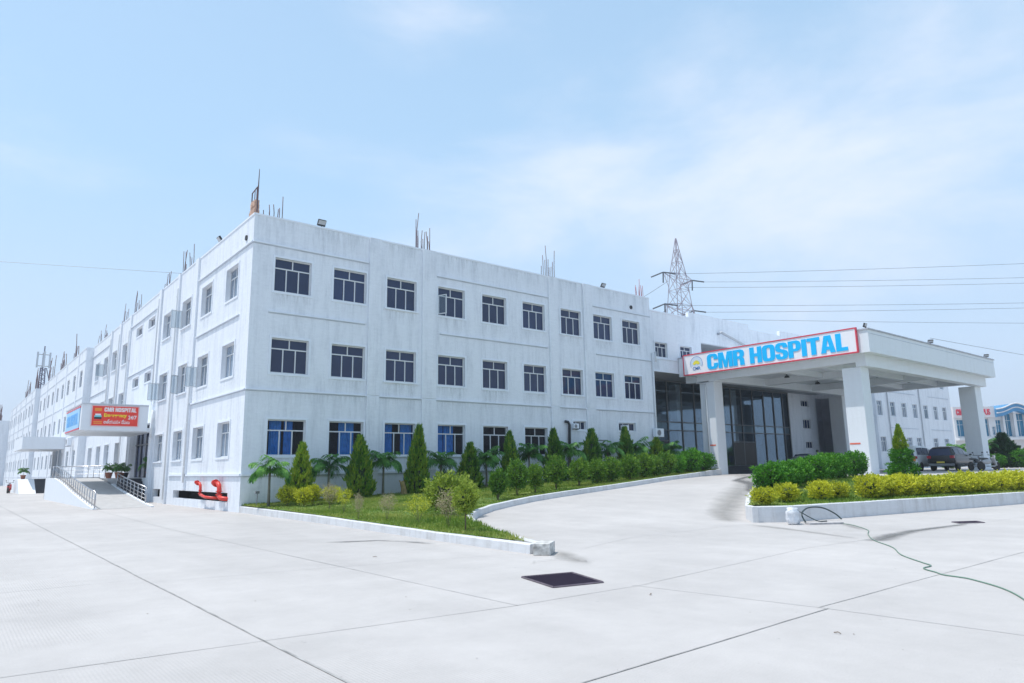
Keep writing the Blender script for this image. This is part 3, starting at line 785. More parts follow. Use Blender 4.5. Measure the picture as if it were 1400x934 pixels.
# ------------------------------------------------------------------ rear blocks along the left face
def rear_block(x, y0, y1, h, n, label, floors=(2.4, 6.13, 9.95), extra=None):
    b = empty('hospital_building', (x, y0, 0), label=label, cat='building', group='white blocks running back along the left side')
    L_ = y1 - y0; pitch = L_ / n; ho = []
    for i in range(n):
        c = pitch * (i + .5)
        for z in floors:
            if extra and extra[0] < c < extra[1] and z < 4: continue
            ho.append((-c - .75, -c + .75, z * h / 13.5, z * h / 13.5 + 1.6))
    if extra: ho.append((-extra[1], -extra[0], 1.45, 4.3))
    m = facade(LF, -L_, 0, -.3, h, ho, .25)
    m.M = Matrix(); m.poly([(0, 0, -.3), (14 - x, 0, -.3), (14 - x, 0, h), (0, 0, h)]); m.poly([(0, L_, -.3), (14 - x, L_, -.3), (14 - x, L_, h), (0, L_, h)])
    m.poly([(0, 0, h - .3), (14 - x, 0, h - .3), (14 - x, L_, h - .3), (0, L_, h - .3)])
    m.v = m.v; m.f = [f for f in m.f if True]
    m.build('wall', W_WALL, b, fix=False)
    for (a, c, z0, z1) in ho:
        if extra and z1 == 4.3:
            q = MB(); q.poly([(1.2, -c, 1.4), (1.2, -a, 1.4), (1.2, -a, 4.4), (1.2, -c, 4.4)]); q.build('doorway', M_DARK, b, fix=False)
            continue
        window(b, LF, a, z0, c - a, z1 - z0, 'two', M_SGLASS if z0 < 9 else M_DGLASS, surround=False, depth=.12)
    for z in (12.3, 8.8, 5.3, 1.54):
        q = MB(LF); q.box((-L_ + .2, -.05, z * h / 13.5), (-.02, 0, z * h / 13.5 + .07)); q.build('moulding', W_TRIM, b)
    for i in range(1, n, 2):
        u = -pitch * i; q = MB(LF)
        zz = [-.1] + sum([[z * h / 13.5 - .002, z * h / 13.5 + .072] for z in (1.54, 5.3, 8.8, 12.3)], []) + [h]
        for k in range(0, len(zz), 2): q.box((u - .25, -.06, zz[k]), (u + .25, 0, zz[k + 1]))
        q.build('pilaster', W_WALL, b)
    q = MB(); q.box((-.04, -.04, h - .05), (.3, L_, h + .03)); q.build('coping', W_TRIM, b)
    return b
rear_block(-.6, 43.36, 82.0, 13.4, 9, 'white block set forward beyond the emergency entrance with its own canopy', extra=(11.0, 18.0))
rear_block(-1.15, 82.01, 125.0, 13.3, 10, 'distant white block further back carrying the rooftop mobile mast')
rear_block(-2.8, 125.01, 190.0, 11.6, 14, 'farthest white block at the left edge with steel bars on its roof', floors=(2.3, 6.0, 9.8))

# ------------------------------------------------------------------ entrance block (between the wings)
ent = empty('hospital_building', (28, .3, 0), label='white entrance block with tall dark glass wall recessed behind the porch', cat='building')
def E(mb): return mb
Z0 = .6
mbx = MB()
def rect(mb, x0, x1, y, z0, z1): mb.poly([(x0, y, z0), (x1, y, z0), (x1, y, z1), (x0, y, z1)])
# everything in world coords, then shifted to the empty
class WMB(MB):
    def build(s, name, mat, parent=None, smooth=False, fix=True, **kw):
        ml = parent.location
        s.v = [(p[0] - ml[0], p[1] - ml[1], p[2] - ml[2]) for p in s.v]
        return MB.build(s, name, mat, parent, smooth, fix, **kw)
EY = .3
m = WMB(at(FR, 0, EY))
hol = [(28.75, 30.15, 9.38, 10.45), (31.65, 33.05, 9.38, 10.45), (34.3, 47.0, 8.7, 10.94), (28.35, 56.2, -.5, 8.35)]
q = facade(at(FR, 0, EY), 28.0, 63.0, -.5, 12.75, hol, .3)
m2 = WMB(); m2.v = q.v; m2.f = q.f
m2.poly([(32.95, EY - .002, 12.6), (41.1, EY - .002, 12.6), (41.1, EY - .002, 13.18), (32.95, EY - .002, 13.18)])
m2.box((32.95, EY, 12.76), (41.1, EY + .25, 13.18)); m2.box((46.0, EY, 12.76), (63, EY + .25, 13.2))
m2.poly([(28, EY, 12.5), (63, EY, 12.5), (63, 30, 12.5), (28, 30, 12.5)])
m2.build('wall', W_WALL, ent, fix=False)
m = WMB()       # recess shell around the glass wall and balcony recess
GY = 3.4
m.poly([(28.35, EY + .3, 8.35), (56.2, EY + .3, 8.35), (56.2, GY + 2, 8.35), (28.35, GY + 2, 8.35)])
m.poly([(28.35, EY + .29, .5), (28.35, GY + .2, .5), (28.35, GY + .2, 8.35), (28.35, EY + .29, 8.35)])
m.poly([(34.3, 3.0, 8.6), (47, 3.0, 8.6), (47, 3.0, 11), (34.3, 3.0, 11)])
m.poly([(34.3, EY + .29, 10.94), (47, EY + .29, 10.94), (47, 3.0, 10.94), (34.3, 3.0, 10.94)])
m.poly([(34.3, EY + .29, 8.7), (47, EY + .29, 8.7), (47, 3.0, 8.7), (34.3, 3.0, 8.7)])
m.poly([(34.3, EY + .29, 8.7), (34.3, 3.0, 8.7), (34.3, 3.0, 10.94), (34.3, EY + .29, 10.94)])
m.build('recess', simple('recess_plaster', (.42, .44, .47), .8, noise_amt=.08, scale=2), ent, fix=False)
# solid white bay right of the glass with three small windows, then a grey recess
bay = [(54.6, 56.0, 2.9 + .2, 3.75), (54.4, 55.9, 5.0, 5.9), (54.3, 55.8, 7.15, 7.75)]
q = facade(at(FR, 0, GY - .05), 52.0, 57.2, .6, 8.34, bay, .2); m = WMB(); m.v = q.v; m.f = q.f
m.poly([(57.2, GY - .05, .6), (57.2, GY + 2.2, .6), (57.2, GY + 2.2, 8.34), (57.2, GY - .05, 8.34)])
m.build('porch_wall', W_WALL, ent, fix=False)
m = WMB(); rect(m, 57.2, 63, GY + 1.5, .6, 8.34); m.poly([(61.4, EY + .3, .6), (61.4, GY + 1.5, .6), (61.4, GY + 1.5, 8.34), (61.4, EY + .3, 8.34)])
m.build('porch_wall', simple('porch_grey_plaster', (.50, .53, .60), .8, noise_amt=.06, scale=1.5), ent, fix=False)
for (a, b, c, d) in bay: 
    f = window(ent, Matrix.Translation((-28, -.3, 0)) @ at(FR, 0, GY - .05), a, c, b - a, d - c, 'vent', M_DGLASS, surround=False)
for a in (28.75, 31.65): window(ent, Matrix.Translation((-28, -.3, 0)) @ at(FR, 0, EY), a, 9.38, 1.4, 1.07, 'three', M_DGLASS, sill=False)
# glass wall
glass = WMB(); rect(glass, 28.4, 52.0, GY, 1.55, 8.34); glass.build('glass_wall', M_EGLASS, ent, fix=False)
fr = WMB()
xs_m = [28.9, 30.0, 31.9, 33.7, 35.5, 37.2, 39.0, 40.7, 42.4, 44.0, 45.8, 47.6, 49.3, 50.9, 51.9]
for x in xs_m: fr.box((x - .05, GY - .07, 1.5), (x + .05, GY - .005, 8.33))
fr.box((28.4, GY - .064, 4.35), (52, GY - .012, 4.43)); fr.box((28.4, GY - .064, 5.0), (52, GY - .012, 5.08)); fr.box((28.4, GY - .064, 1.5), (52, GY - .012, 1.58)); fr.box((28.4, GY - .06, 8.2), (52, GY - .013, 8.33))
fr.box((42.4, GY - .09, 3.55), (45.8, GY - .075, 3.63)); fr.box((31.9, GY - .09, 3.55), (33.7, GY - .075, 3.63))
fr.build('mullion', simple('bronze_mullion', (.16, .17, .18), .5, .3), ent)
sp = WMB(); sp.box((28.4, GY + .03, 4.43), (52, GY + .05, 5.0)); sp.build('spandrel', simple('spandrel_glass', (.22, .30, .32), .2), ent)
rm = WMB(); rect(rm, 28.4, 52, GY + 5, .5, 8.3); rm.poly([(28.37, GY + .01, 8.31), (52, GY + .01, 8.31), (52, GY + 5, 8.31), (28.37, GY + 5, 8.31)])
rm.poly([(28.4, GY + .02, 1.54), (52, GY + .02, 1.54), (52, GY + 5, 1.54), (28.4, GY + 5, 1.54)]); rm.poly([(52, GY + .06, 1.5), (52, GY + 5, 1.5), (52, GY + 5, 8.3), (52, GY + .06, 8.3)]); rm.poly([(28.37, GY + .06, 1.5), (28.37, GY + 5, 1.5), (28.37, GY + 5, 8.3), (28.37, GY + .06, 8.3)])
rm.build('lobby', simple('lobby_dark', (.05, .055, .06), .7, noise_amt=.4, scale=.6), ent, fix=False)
for x in (36.5, 44.5): cl = WMB(); cl.box((x, GY + 1.2, 1.54), (x + .7, GY + 1.9, 8.3)); cl.build('lobby_column', W_WALL, ent)
dr = WMB(); dr.box((42.5, GY - .06, 1.6), (45.7, GY - .04, 3.53)); dr.build('door', M_BLACK, ent); dr = WMB(); dr.box((32.0, GY - .06, 1.6), (33.6, GY - .04, 3.53)); dr.build('door', M_BLACK, ent)
bd = WMB(); bd.box((28.0, EY - .06, 9.22), (31.3, EY - .003, 9.32)); bd.box((28.4, EY - .04, 8.30), (56.0, EY - .003, 8.42)); bd.box((28.0, EY - .05, 12.68), (32.94, EY - .004, 12.77)); bd.build('moulding', W_TRIM, ent)
st = WMB()
for i in range(4): st.box((33.4, -.6 + i * .32, .8 - .5), (57.0, GY - .1 if i == 3 else -.6 + (i + 1) * .32 - .003, .98 + .145 * (i + 1)))
st.build('steps', M_GRANITE, ent)
o = WMB(); o.tube([(36.6, EY - .02, 11.85), (36.6, EY - .35, 11.95), (41.2, EY - .35, 10.9), (41.2, EY - .4, 10.6)], .10, 8); o.build('roof_drain_pipe', M_PIPE, ent, smooth=True)

# ------------------------------------------------------------------ right wing
rw = empty('hospital_building', (63.0, 0, .4), label='far white wing seen through the porch behind the parked cars', cat='building')
RX = [63.12, 66.25, 69.1, 71.95, 74.95, 77.8, 80.45]
M_ = at(FR, 0, 0)
ho = []
for i, x in enumerate(RX):
    ho.append((x, x + 1.2, 6.37, 7.9)); ho.append((x, x + 1.2, 10.05, 11.6))
LX = [62.25 + .9, 66.3, 69.6, 72.1, 76.77, 80.0]
for x in LX: ho.append((x, x + 1.3, 2.7, 4.23))
q = facade(FR, 62.9, 83.1, 0, 13.5, ho, .2); m = WMB(); m.v = q.v; m.f = q.f
m.poly([(62.9, 0, 0), (62.9, 20, 0), (62.9, 20, 13.5), (62.9, 0, 13.5)]); m.poly([(83.1, 0, 0), (83.1, .9, 0), (83.1, .9, 13.5), (83.1, 0, 13.5)])
m.poly([(83.1, .9, 0), (86.0, .9, 0), (86.0, .9, 13.5), (83.1, .9, 13.5)]); m.poly([(86, .9, 0), (86, 30, 0), (86, 30, 13.5), (86, .9, 13.5)]); m.poly([(62.9, 0, 13.2), (83.1, 0, 13.2), (83.1, 30, 13.2), (62.9, 30, 13.2)])
m.build('wall', W_WALL, rw, fix=False)
Mr = Matrix.Translation((-63, 0, -.4))
for (a, b, c, d) in ho: window(rw, Mr, a, c, b - a, d - c, 'three', M_SGLASS, depth=.1, surround=True, sash=((0, -60, .4) if (b, d) in ((RX[1] + 1.2, 7.9), (RX[4] + 1.2, 7.9)) else None))
for u0, u1 in ((66.0, 72.9), (76.6, 82.6)):
    for z in (8.9, 5.15): m = WMB(); m.box((u0, -.05, z), (u1, 0, z + .06)); m.build('moulding', M_LINE_SHADE, rw)
for x in (65.6, 73.9): m = WMB(); m.tube([(x, -.1, .8), (x, -.1, 13)], .06, 6); m.build('drain_pipe', M_PIPE, rw)

# ------------------------------------------------------------------ porch canopy
cnp = empty('entrance_canopy', (31.34, -13.39, 1.0), label='big flat white porch roof on thick columns carrying the long blue-lettered sign', cat='canopy')
X0, X1c, Y0c, Y1c = 31.34, 53.1, -13.39, .26
m = WMB()
t = .25
m.box((X0, Y0c, 8.05), (X1c, Y0c + t, 9.39)); m.box((X0, Y0c + t, 8.05), (X0 + t, Y1c, 9.39)); m.box((X1c - t, Y0c + t, 8.05), (X1c, Y1c, 9.39))
m.build('fascia', W_CANOPY, cnp)
m = WMB(); m.box((X0 + t, Y0c + t, 8.10), (X1c - t, Y1c, 8.35)); m.build('roof_slab', W_CANOPY, cnp)
m = WMB(); m.box((X0 - .06, Y0c - .06, 9.391), (X1c + .06, Y0c + .4, 9.47)); m.box((X0 - .06, Y0c + .401, 9.391), (X0 + .4, Y1c, 9.47)); m.box((X1c - .4, Y0c + .401, 9.391), (X1c + .06, Y1c, 9.47))
m.build('coping', simple('grey_coping', (.42, .43, .48), .7, noise_amt=.2, scale=2), cnp)
m = WMB(); m.box((X0 - .015, Y0c - .015, 9.16), (X1c + .015, Y0c, 9.19)); m.build('fascia_line', M_LINE_SHADE, cnp)
m = WMB()
bx0, bx1 = 32.0, 52.7
m.box((bx0, -12.8, 7.35), (bx1, -12.2, 8.098)); m.box((bx0, -2.35, 7.55), (bx1, -1.75, 8.098))
m.box((bx0, -12.199, 7.62), (bx0 + .5, -2.351, 8.098)); m.box((bx1 - .5, -12.199, 7.62), (bx1, -2.351, 8.098))
for x in (38.5, 45.6): m.box((x, -12.199, 7.62), (x + .4, -2.351, 8.098))
m.box((bx0, -1.749, 7.62), (bx0 + .5, .2, 8.098))
m.build('beam', W_CANOPY, cnp)
m = WMB()
for y in (-9.6, -6.9): 
    for a, b in ((32.503, 38.497), (38.903, 45.597), (46.003, 52.197)): m.box((a, y, 7.72), (b, y + .35, 8.098))
m.build('rib', W_CANOPY, cnp)
for (x, y, w, d, zt) in ((32.1, -12.42, 1.05, 1.14, 7.349), (32.1, -2.1, 1.05, 1.2, 7.549), (51.3, -12.42, 1.3, 1.14, 7.349), (51.3, -2.1, 1.3, 1.2, 7.549)):
    m = WMB(); m.box((x, y, .2), (x + w, y + d, zt)); o = m.build('column', W_CANOPY, cnp); bv = o.modifiers.new('b', 'BEVEL'); bv.width = .02
m = WMB(); m.tube([(31.95, -.75, 8.0), (31.95, -.75, 7.55), (32.0, -1.45, 7.45), (32.03, -1.45, 1.1)], .06, 8); m.build('drain_pipe', M_WPIPE, cnp, smooth=True)
for (x, y, z) in ((32.085, -11.95, 1.0 + 1.75), (32.085, -1.95, 3.0)):
    m = WMB(); m.box((x, y, z), (x + .012, y + .62, z + .09)); m.build('warning_plate', simple('orange_red_plate', (.75, .16, .1), .5), cnp)
for (x, y) in ((36.2, -9.0), (37.0, -5.0), (43, -8.9), (43, -4.2), (48.8, -8.8)):
    m = WMB(); m.lathe([(.03, 0), (.03, -.08), (.13, -.12), (.20, -.26), (.12, -.27)], (x, y, 8.10), 14); m.build('ceiling_lamp', M_BLACK, cnp, smooth=True)

# ------------------------------------------------------------------ block lettering
def glyph(ch):
    def arcbox(x0, y0, x1, y1, r, n=5, rev=False):
        P = []
        for cx_, cy_, a0 in ((x1 - r, y1 - r, 0), (x0 + r, y1 - r, 90), (x0 + r, y0 + r, 180), (x1 - r, y0 + r, 270)):
            for k in range(n + 1):
                a = R(a0 + 90 * k / n); P.append((cx_ + r * math.cos(a), cy_ + r * math.sin(a)))
        return P
    s = .27
    if ch == 'I': return [[(0, 0), (s, 0), (s, 1), (0, 1)]], s
    if ch == 'L': return [[(0, 0), (.58, 0), (.58, .2), (s, .2), (s, 1), (0, 1)]], .58
    if ch == 'T': return [[(.2, 0), (.47, 0), (.47, .8), (.67, .8), (.67, 1), (0, 1), (0, .8), (.2, .8)]], .67
    if ch == 'H': return [[(0, 0), (s, 0), (s, .4), (.46, .4), (.46, 0), (.73, 0), (.73, 1), (.46, 1), (.46, .6), (s, .6), (s, 1), (0, 1)]], .73
    if ch == 'M': return [[(0, 0), (.25, 0), (.25, .6), (.37, 0), (.56, 0), (.68, .6), (.68, 0), (.93, 0), (.93, 1), (.60, 1), (.465, .42), (.33, 1), (0, 1)]], .93
    if ch == 'A': return [[(0, 0), (.26, 0), (.285, .18), (.46, .18), (.485, 0), (.75, 0), (.55, 1), (.20, 1)], [(.31, .36), (.375, .78), (.44, .36)]], .75
    if ch == 'O': return [arcbox(0, 0, .74, 1, .22), arcbox(.27, .18, .47, .82, .09)[::-1]], .74
    if ch == 'C': return [[(.72, .38), (.72, .22), (.66, .07), (.52, 0), (.20, 0), (.06, .07), (0, .22), (0, .78), (.06, .93), (.20, 1), (.52, 1), (.66, .93), (.72, .78), (.72, .62), (.45, .62), (.45, .78), (.40, .83), (.32, .83), (.27, .78), (.27, .22), (.32, .17), (.40, .17), (.45, .22), (.45, .38)]], .72
    if ch == 'P': return [[(0, 0), (s, 0), (s, .36), (.5, .36), (.64, .43), (.70, .56), (.70, .80), (.64, .93), (.5, 1), (0, 1)], [(s, .52), (s, .84), (.38, .84), (.43, .79), (.43, .58), (.38, .52)]], .70
    if ch == 'R': return [[(0, 0), (s, 0), (s, .42), (.36, .42), (.42, .36), (.44, 0), (.72, 0), (.69, .40), (.60, .49), (.69, .58), (.71, .68), (.71, .82), (.65, .94), (.5, 1), (0, 1)], [(s, .58), (s, .84), (.38, .84), (.43, .79), (.43, .63), (.38, .58)]], .72
    if ch == 'S': return [[(.70, .68), (.70, .80), (.64, .94), (.50, 1), (.20, 1), (.06, .94), (0, .80), (0, .60), (.08, .50), (.38, .38), (.43, .32), (.43, .20), (.38, .16), (.31, .16), (.26, .20), (.26, .34), (0, .34), (0, .20), (.06, .06), (.20, 0), (.50, 0), (.64, .06), (.70, .20), (.70, .42), (.62, .52), (.32, .63), (.27, .68), (.27, .80), (.32, .84), (.38, .84), (.43, .80), (.43, .68)]], .70
    return None, .3
def block_text(txt, width, height, depth, gap=.07):
    cu = bpy.data.curves.new('letters', 'CURVE'); cu.dimensions = '2D'; cu.fill_mode = 'BOTH'; cu.extrude = depth / 2
    x = 0; polys = []
    for ch in txt:
        P, w = glyph(ch)
        if P is None: x += w; continue
        for p in P: polys.append([(x + a, b) for a, b in p])
        x += w + gap
    x -= gap; sx = width / x
    for p in polys:
        sp_ = cu.splines.new('POLY'); sp_.points.add(len(p) - 1); sp_.use_cyclic_u = True
        for i, (a, b) in enumerate(p): sp_.points[i].co = (a * sx, b * height, 0, 1)
    o = bpy.data.objects.new('tmp', cu); col.objects.link(o)
    dg = bpy.context.evaluated_depsgraph_get(); m = bpy.data.meshes.new_from_object(o.evaluated_get(dg))
    bpy.data.objects.remove(o); return m
def font_text(txt, width, height, depth=.004, bold=.02):
    cu = bpy.data.curves.new('letters', 'FONT'); cu.body = txt; cu.size = 1; cu.extrude = depth / 2; cu.offset = bold
    o = bpy.data.objects.new('tmp', cu); col.objects.link(o)
    dg = bpy.context.evaluated_depsgraph_get(); m = bpy.data.meshes.new_from_object(o.evaluated_get(dg)); bpy.data.objects.remove(o)
    if not m.vertices: return m
    x0 = min(v.co.x for v in m.vertices); x1 = max(v.co.x for v in m.vertices); y0 = min(v.co.y for v in m.vertices); y1 = max(v.co.y for v in m.vertices)
    for v in m.vertices: v.co.x = (v.co.x - x0) * width / (x1 - x0); v.co.y = (v.co.y - y0) * height / (y1 - y0); v.co.z *= 1
    return m
STAND = Matrix.Rotation(R(90), 4, 'X')      # text plane -> vertical, facing -Y
def put_text(name, mesh, mat, parent, M, u, z, p=.01):
    mesh.materials.clear(); mesh.materials.append(mat)
    return place_m(name, mesh, parent, M @ Matrix.Translation((u, -p, z)) @ STAND)

# main sign (faces -X): local x = -Y
sg = empty('sign_board', (31.34, -.32, 8.14), label='long white sign board with thick blue hospital lettering and red edge on the porch roof', cat='sign')
SLen, SH = 12.4, 1.38
M_s = LF
m = MB(M_s); m.box((0, -.14, 0), (SLen, -.01, SH)); m.build('panel', M_SIGNW, sg)
m = MB(M_s); e = .07
m.box((-e, -.17, -e), (SLen + e, -.005, 0)); m.box((-e, -.17, SH), (SLen + e, -.005, SH + e)); m.box((-e, -.17, 0), (0, -.005, SH)); m.box((SLen, -.17, 0), (SLen + e, -.005, SH))
m.build('frame', M_SIGNR, sg)
put_text('lettering', block_text('CMR HOSPITAL', 9.9, 1.08, .03, .035), M_BLUE, sg, M_s, 2.0, .15, .157)
emb = MB(M_s)
def disc(mb, cx_, cz, r, y, n=40, a0=0, a1=360): mb.poly([(cx_ + r * math.cos(R(a0 + (a1 - a0) * k / n)), y, cz + r * math.sin(R(a0 + (a1 - a0) * k / n))) for k in range(n)])
def ring(mb, cx_, cz, r0, r1, y, a0=0, a1=360, n=40):
    for k in range(n):
        a, b = R(a0 + (a1 - a0) * k / n), R(a0 + (a1 - a0) * (k + 1) / n)
        mb.poly([(cx_ + r0 * math.cos(a), y, cz + r0 * math.sin(a)), (cx_ + r1 * math.cos(a), y, cz + r1 * math.sin(a)), (cx_ + r1 * math.cos(b), y, cz + r1 * math.sin(b)), (cx_ + r0 * math.cos(b), y, cz + r0 * math.sin(b))])
M_EB = simple('emblem_blue', (.06, .20, .52), .5); M_EY = simple('emblem_yellow', (.85, .72, .05), .5); M_EL = simple('emblem_pale', (.62, .72, .85), .5)
ring(emb, 1.08, .70, .50, .53, -.148, -30, 210); e1 = emb.build('emblem', M_EB, sg, fix=False)
q = MB(M_s); disc(q, 1.08, .70, .49, -.144, a0=-25, a1=205); q.build('emblem_ground', M_EL, e1, fix=False)
q = MB(M_s)
for a in range(20, 161, 20):
    r0, r1, w = .06, .36, .065
    c_, s_ = math.cos(R(a)), math.sin(R(a)); cx_, cz = 1.08, .62
    q.poly([(cx_ + c_ * r0, -.150 - a * 2e-5, cz + s_ * r0), (cx_ + c_ * .22 + s_ * w, -.150 - a * 2e-5, cz + s_ * .22 - c_ * w), (cx_ + c_ * r1, -.150 - a * 2e-5, cz + s_ * r1), (cx_ + c_ * .22 - s_ * w, -.150 - a * 2e-5, cz + s_ * .22 + c_ * w)])
q.build('lotus', M_EY, e1, fix=False)
put_text('emblem_lettering', font_text('CMR', .66, .24), M_EB, e1, M_s, .75, .24, .152)

# ------------------------------------------------------------------ emergency canopy, left face
ec = empty('emergency_canopy', (0, 16.74, 4.2), label='white box canopy over the side entrance with the red banner', cat='canopy')
m = WMB(); m.box((-3.95, 16.74, 4.30), (-3.70, 23.4, 5.82)); m.box((-3.699, 16.74, 4.30), (-.40, 16.95, 5.82)); m.box((-3.699, 23.2, 4.30), (-.40, 23.4, 5.82)); m.build('fascia', W_CANOPY, ec)
m = WMB(); m.box((-3.699, 16.951, 4.25), (-.003, 23.199, 4.5)); m.build('soffit', W_CANOPY, ec)
m = WMB(); m.box((-4.0, 16.69, 5.821), (-.40, 16.99, 5.90)); m.box((-4.0, 16.991, 5.821), (-3.65, 23.45, 5.90)); m.build('coping', simple('canopy_cap', (.55, .58, .62), .7), ec)
# downpipe beside canopy
m = WMB(); m.tube([(-.2, 16.55, 5.6), (-.2, 16.55, 4.4), (-.2, 16.6, 3.9)], .06, 6); m.build('drain_pipe', M_WPIPE, ec, smooth=True)

def sbanner():
    s = empty('banner', (-3.42, 16.73, 4.58), label='red emergency banner with white and yellow lettering on the side canopy', cat='banner')
    W_, H_ = 2.45, 1.16
    m = MB(); m.box((0, -.03, 0), (W_, -.002, H_)); m.build('panel', M_RED, s)
    m = MB(); e = .05
    m.box((-e, -.035, -e), (W_ + e, -.001, 0)); m.box((-e, -.035, H_), (W_ + e, -.001, H_ + e)); m.box((-e, -.035, 0), (0, -.001, H_)); m.box((W_, -.035, 0), (W_ + e, -.001, H_)); m.build('border', simple('banner_border', (.75, .5, .5), .5), s)
    put_text('heading', block_text('CMR HOSPITAL', 1.72, .25, .006), M_WHT, s, Matrix(), .62, .84, .036)
    put_text('emergency_lettering', font_text('Emergency', 1.22, .27, bold=.03), M_YEL, s, Matrix(), .62, .46, .036)
    put_text('hours_lettering', font_text('24/7', .46, .24, bold=.02), M_WHT, s, Matrix(), 1.92, .40, .036)
    put_text('telugu_lettering', font_text('\u0c05\u0c24\u0c4d\u0c2f\u0c35\u0c38\u0c30 \u0c38\u0c47\u0c35\u0c32\u0c41', 1.4, .25, bold=.012), M_WHT, s, Matrix(), .62, .12, .036)
    m = MB(); m.box((.12, -.036, .38), (.50, -.031, .50)); m.build('ambulance_base', M_BLACK, s)
    m = MB(); m.box((.12, -.037, .501), (.50, -.031, .60)); m.build('ambulance_window', simple('cyan_print', (.15, .55, .6), .5), s)
    m = MB(); m.box((.16, -.036, .601), (.46, -.031, .70)); m.build('ambulance_roof', M_WHT, s)
    m = MB(); m.box((.10, -.036, .10), (.54, -.031, .16)); m.box((.10, -.036, .20), (.54, -.031, .25)); m.box((.12, -.036, .86), (.48, -.031, 1.04)); m.build('small_print', M_ORG, s)
sbanner()
s = empty('banner', (-3.96, 17.3, 4.45), label='pale blue banner with light lettering on the outer side of the side canopy', cat='banner')
m = MB(LF); m.box((-5.6, -.03, 0), (0, -.002, 1.2)); m.build('panel', simple('pale_blue_panel', (.35, .62, .86), .5), s)
put_text('lettering', block_text('CMR HOSPITAL', 4.6, .7, .006), simple('faded_blue_letters', (.12, .42, .82), .5), s, LF, -5.1, .25, .036)
m = MB(LF); m.box((-5.7, -.04, -.08), (.1, -.001, -.002)); m.box((-5.7, -.04, 1.202), (.1, -.001, 1.28)); m.build('border', M_SIGNR, s)

# ramp, landing, steps and rails
rp = empty('entrance_ramp', (-3.9, 9, 0), label='white sided access ramp rising to the emergency entrance', cat='ramp')
prof = [(9.2, 0.0), (11, .12), (14, .38), (17.6, .72), (20.5, 1.05), (23.5, 1.32), (25.5, 1.45), (30, 1.45)]
def rz_(y):
    for (a, p), (b, q) in zip(prof, prof[1:]):
        if y <= b: return p + (q - p) * max(0, y - a) / (b - a)
    return 1.45
m = WMB(); A = []; B = []
for y, z in prof: A.append(m.vert((-3.9, y, z + .006))); B.append(m.vert((-1.47, y, z + .006)))
for i in range(len(prof) - 1): m.f.append([A[i], A[i + 1], B[i + 1], B[i]])
m.build('ramp_surface', simple('ramp_concrete', (.42, .41, .40), .85, noise_amt=.08, scale=3, bump=.3, bscale=25), rp, fix=False)
for x0, x1 in ((-4.08, -3.902), (-1.468, -1.32)):
    m = WMB()
    for (y0, z0), (y1, z1) in zip(prof, prof[1:]):
        if x1 > -2 and y0 > 19: continue
        up = .06
        v = [m.vert(p) for p in ((x0, y0, 0), (x1, y0, 0), (x1, y1, 0), (x0, y1, 0), (x0, y0, z0 + up), (x1, y0, z0 + up), (x1, y1, z1 + up), (x0, y1, z1 + up))]
        for q in ((0, 3, 2, 1), (4, 5, 6, 7), (0, 1, 5, 4), (1, 2, 6, 5), (2, 3, 7, 6), (3, 0, 4, 7)): m.f.append([v[i] for i in q])
    m.build('side_wall', W_CANOPY, rp)
m = WMB(); m.box((-1.32, 19.35, 0), (.28, 26, 1.44)); m.box((-4.08, 30, 0), (-.65, 30.2, 1.5)); m.box((-1.32, 26, 0), (-.003, 30, 1.44)); m.build('landing', simple('landing_stone', (.33, .33, .34), .6, noise_amt=.1, scale=6), rp)
sp = empty('steps', (-1.3, 16.8, 0), label='dark stone steps up to the emergency doorway', cat='steps')
for i in range(9):
    m = WMB(); m.box((-1.30, 16.85 + i * .277, 0), (-.40 if i < 2 else -.003, 19.34, .155 * (i + 1) + (0 if i < 8 else .003))) if False else m.box((-1.30, 16.85 + i * .277, .155 * i + .0), (-.395 if i * .277 < .5 else -.004, 16.85 + (i + 1) * .277 - .002 if i < 8 else 19.34, .155 * (i + 1)))
    m.build('step', M_GRANITE, sp)
def rail(name, pts, hgt, label, n_mid=3, post=1.0):
    """pts: list of (x,y,z) base line"""
    r_ = empty(name, pts[0], label=label, cat='railing', group='stainless steel railings')
    lens = [0]
    for a, b in zip(pts, pts[1:]): lens.append(lens[-1] + math.dist(a, b))
    def P(s_):
        for i in range(len(pts) - 1):
            if s_ <= lens[i + 1] + 1e-6:
                t = (s_ - lens[i]) / (lens[i + 1] - lens[i]); return Vector(pts[i]).lerp(Vector(pts[i + 1]), t)
    n = int(lens[-1] / post)
    for i in range(n + 1):
        p = P(lens[-1] * i / n); m = WMB(); m.tube([p, p + Vector((0, 0, hgt))], .035 if i in (0, n) else .022, 8); m.build('post', M_STEEL, r_, smooth=True)
    m = WMB(); m.tube([Vector(p) + Vector((0, 0, hgt)) for p in pts], .035, 8); m.build('handrail', M_STEEL, r_, smooth=True)
    for k in range(n_mid):
        m = WMB(); m.tube([Vector(p) + Vector((0, 0, hgt * (k + 1) / (n_mid + 1))) for p in pts], .014, 6); m.build('cross_bar', M_STEEL, r_, smooth=True)
rail('railing', [(-3.99, y, rz_(y) + .06) for y in (9.3, 11, 14, 17.6, 20.5, 23.5, 25.5)], .78, 'stainless railing along the outer edge of the access ramp', 1, .85)
rail('railing', [(-1.39, y, rz_(y) + .06) for y in (10.9, 14, 17.6, 19.0)], .80, 'stainless railing between the access ramp and the dark steps', 3, 1.0)
rail('railing', [(-3.7, 29.8, 1.47), (-1.5, 29.9, 1.47), (-.9, 26.5, 1.47)], .85, 'stainless railing closing the far end of the landing', 2, 1.1)

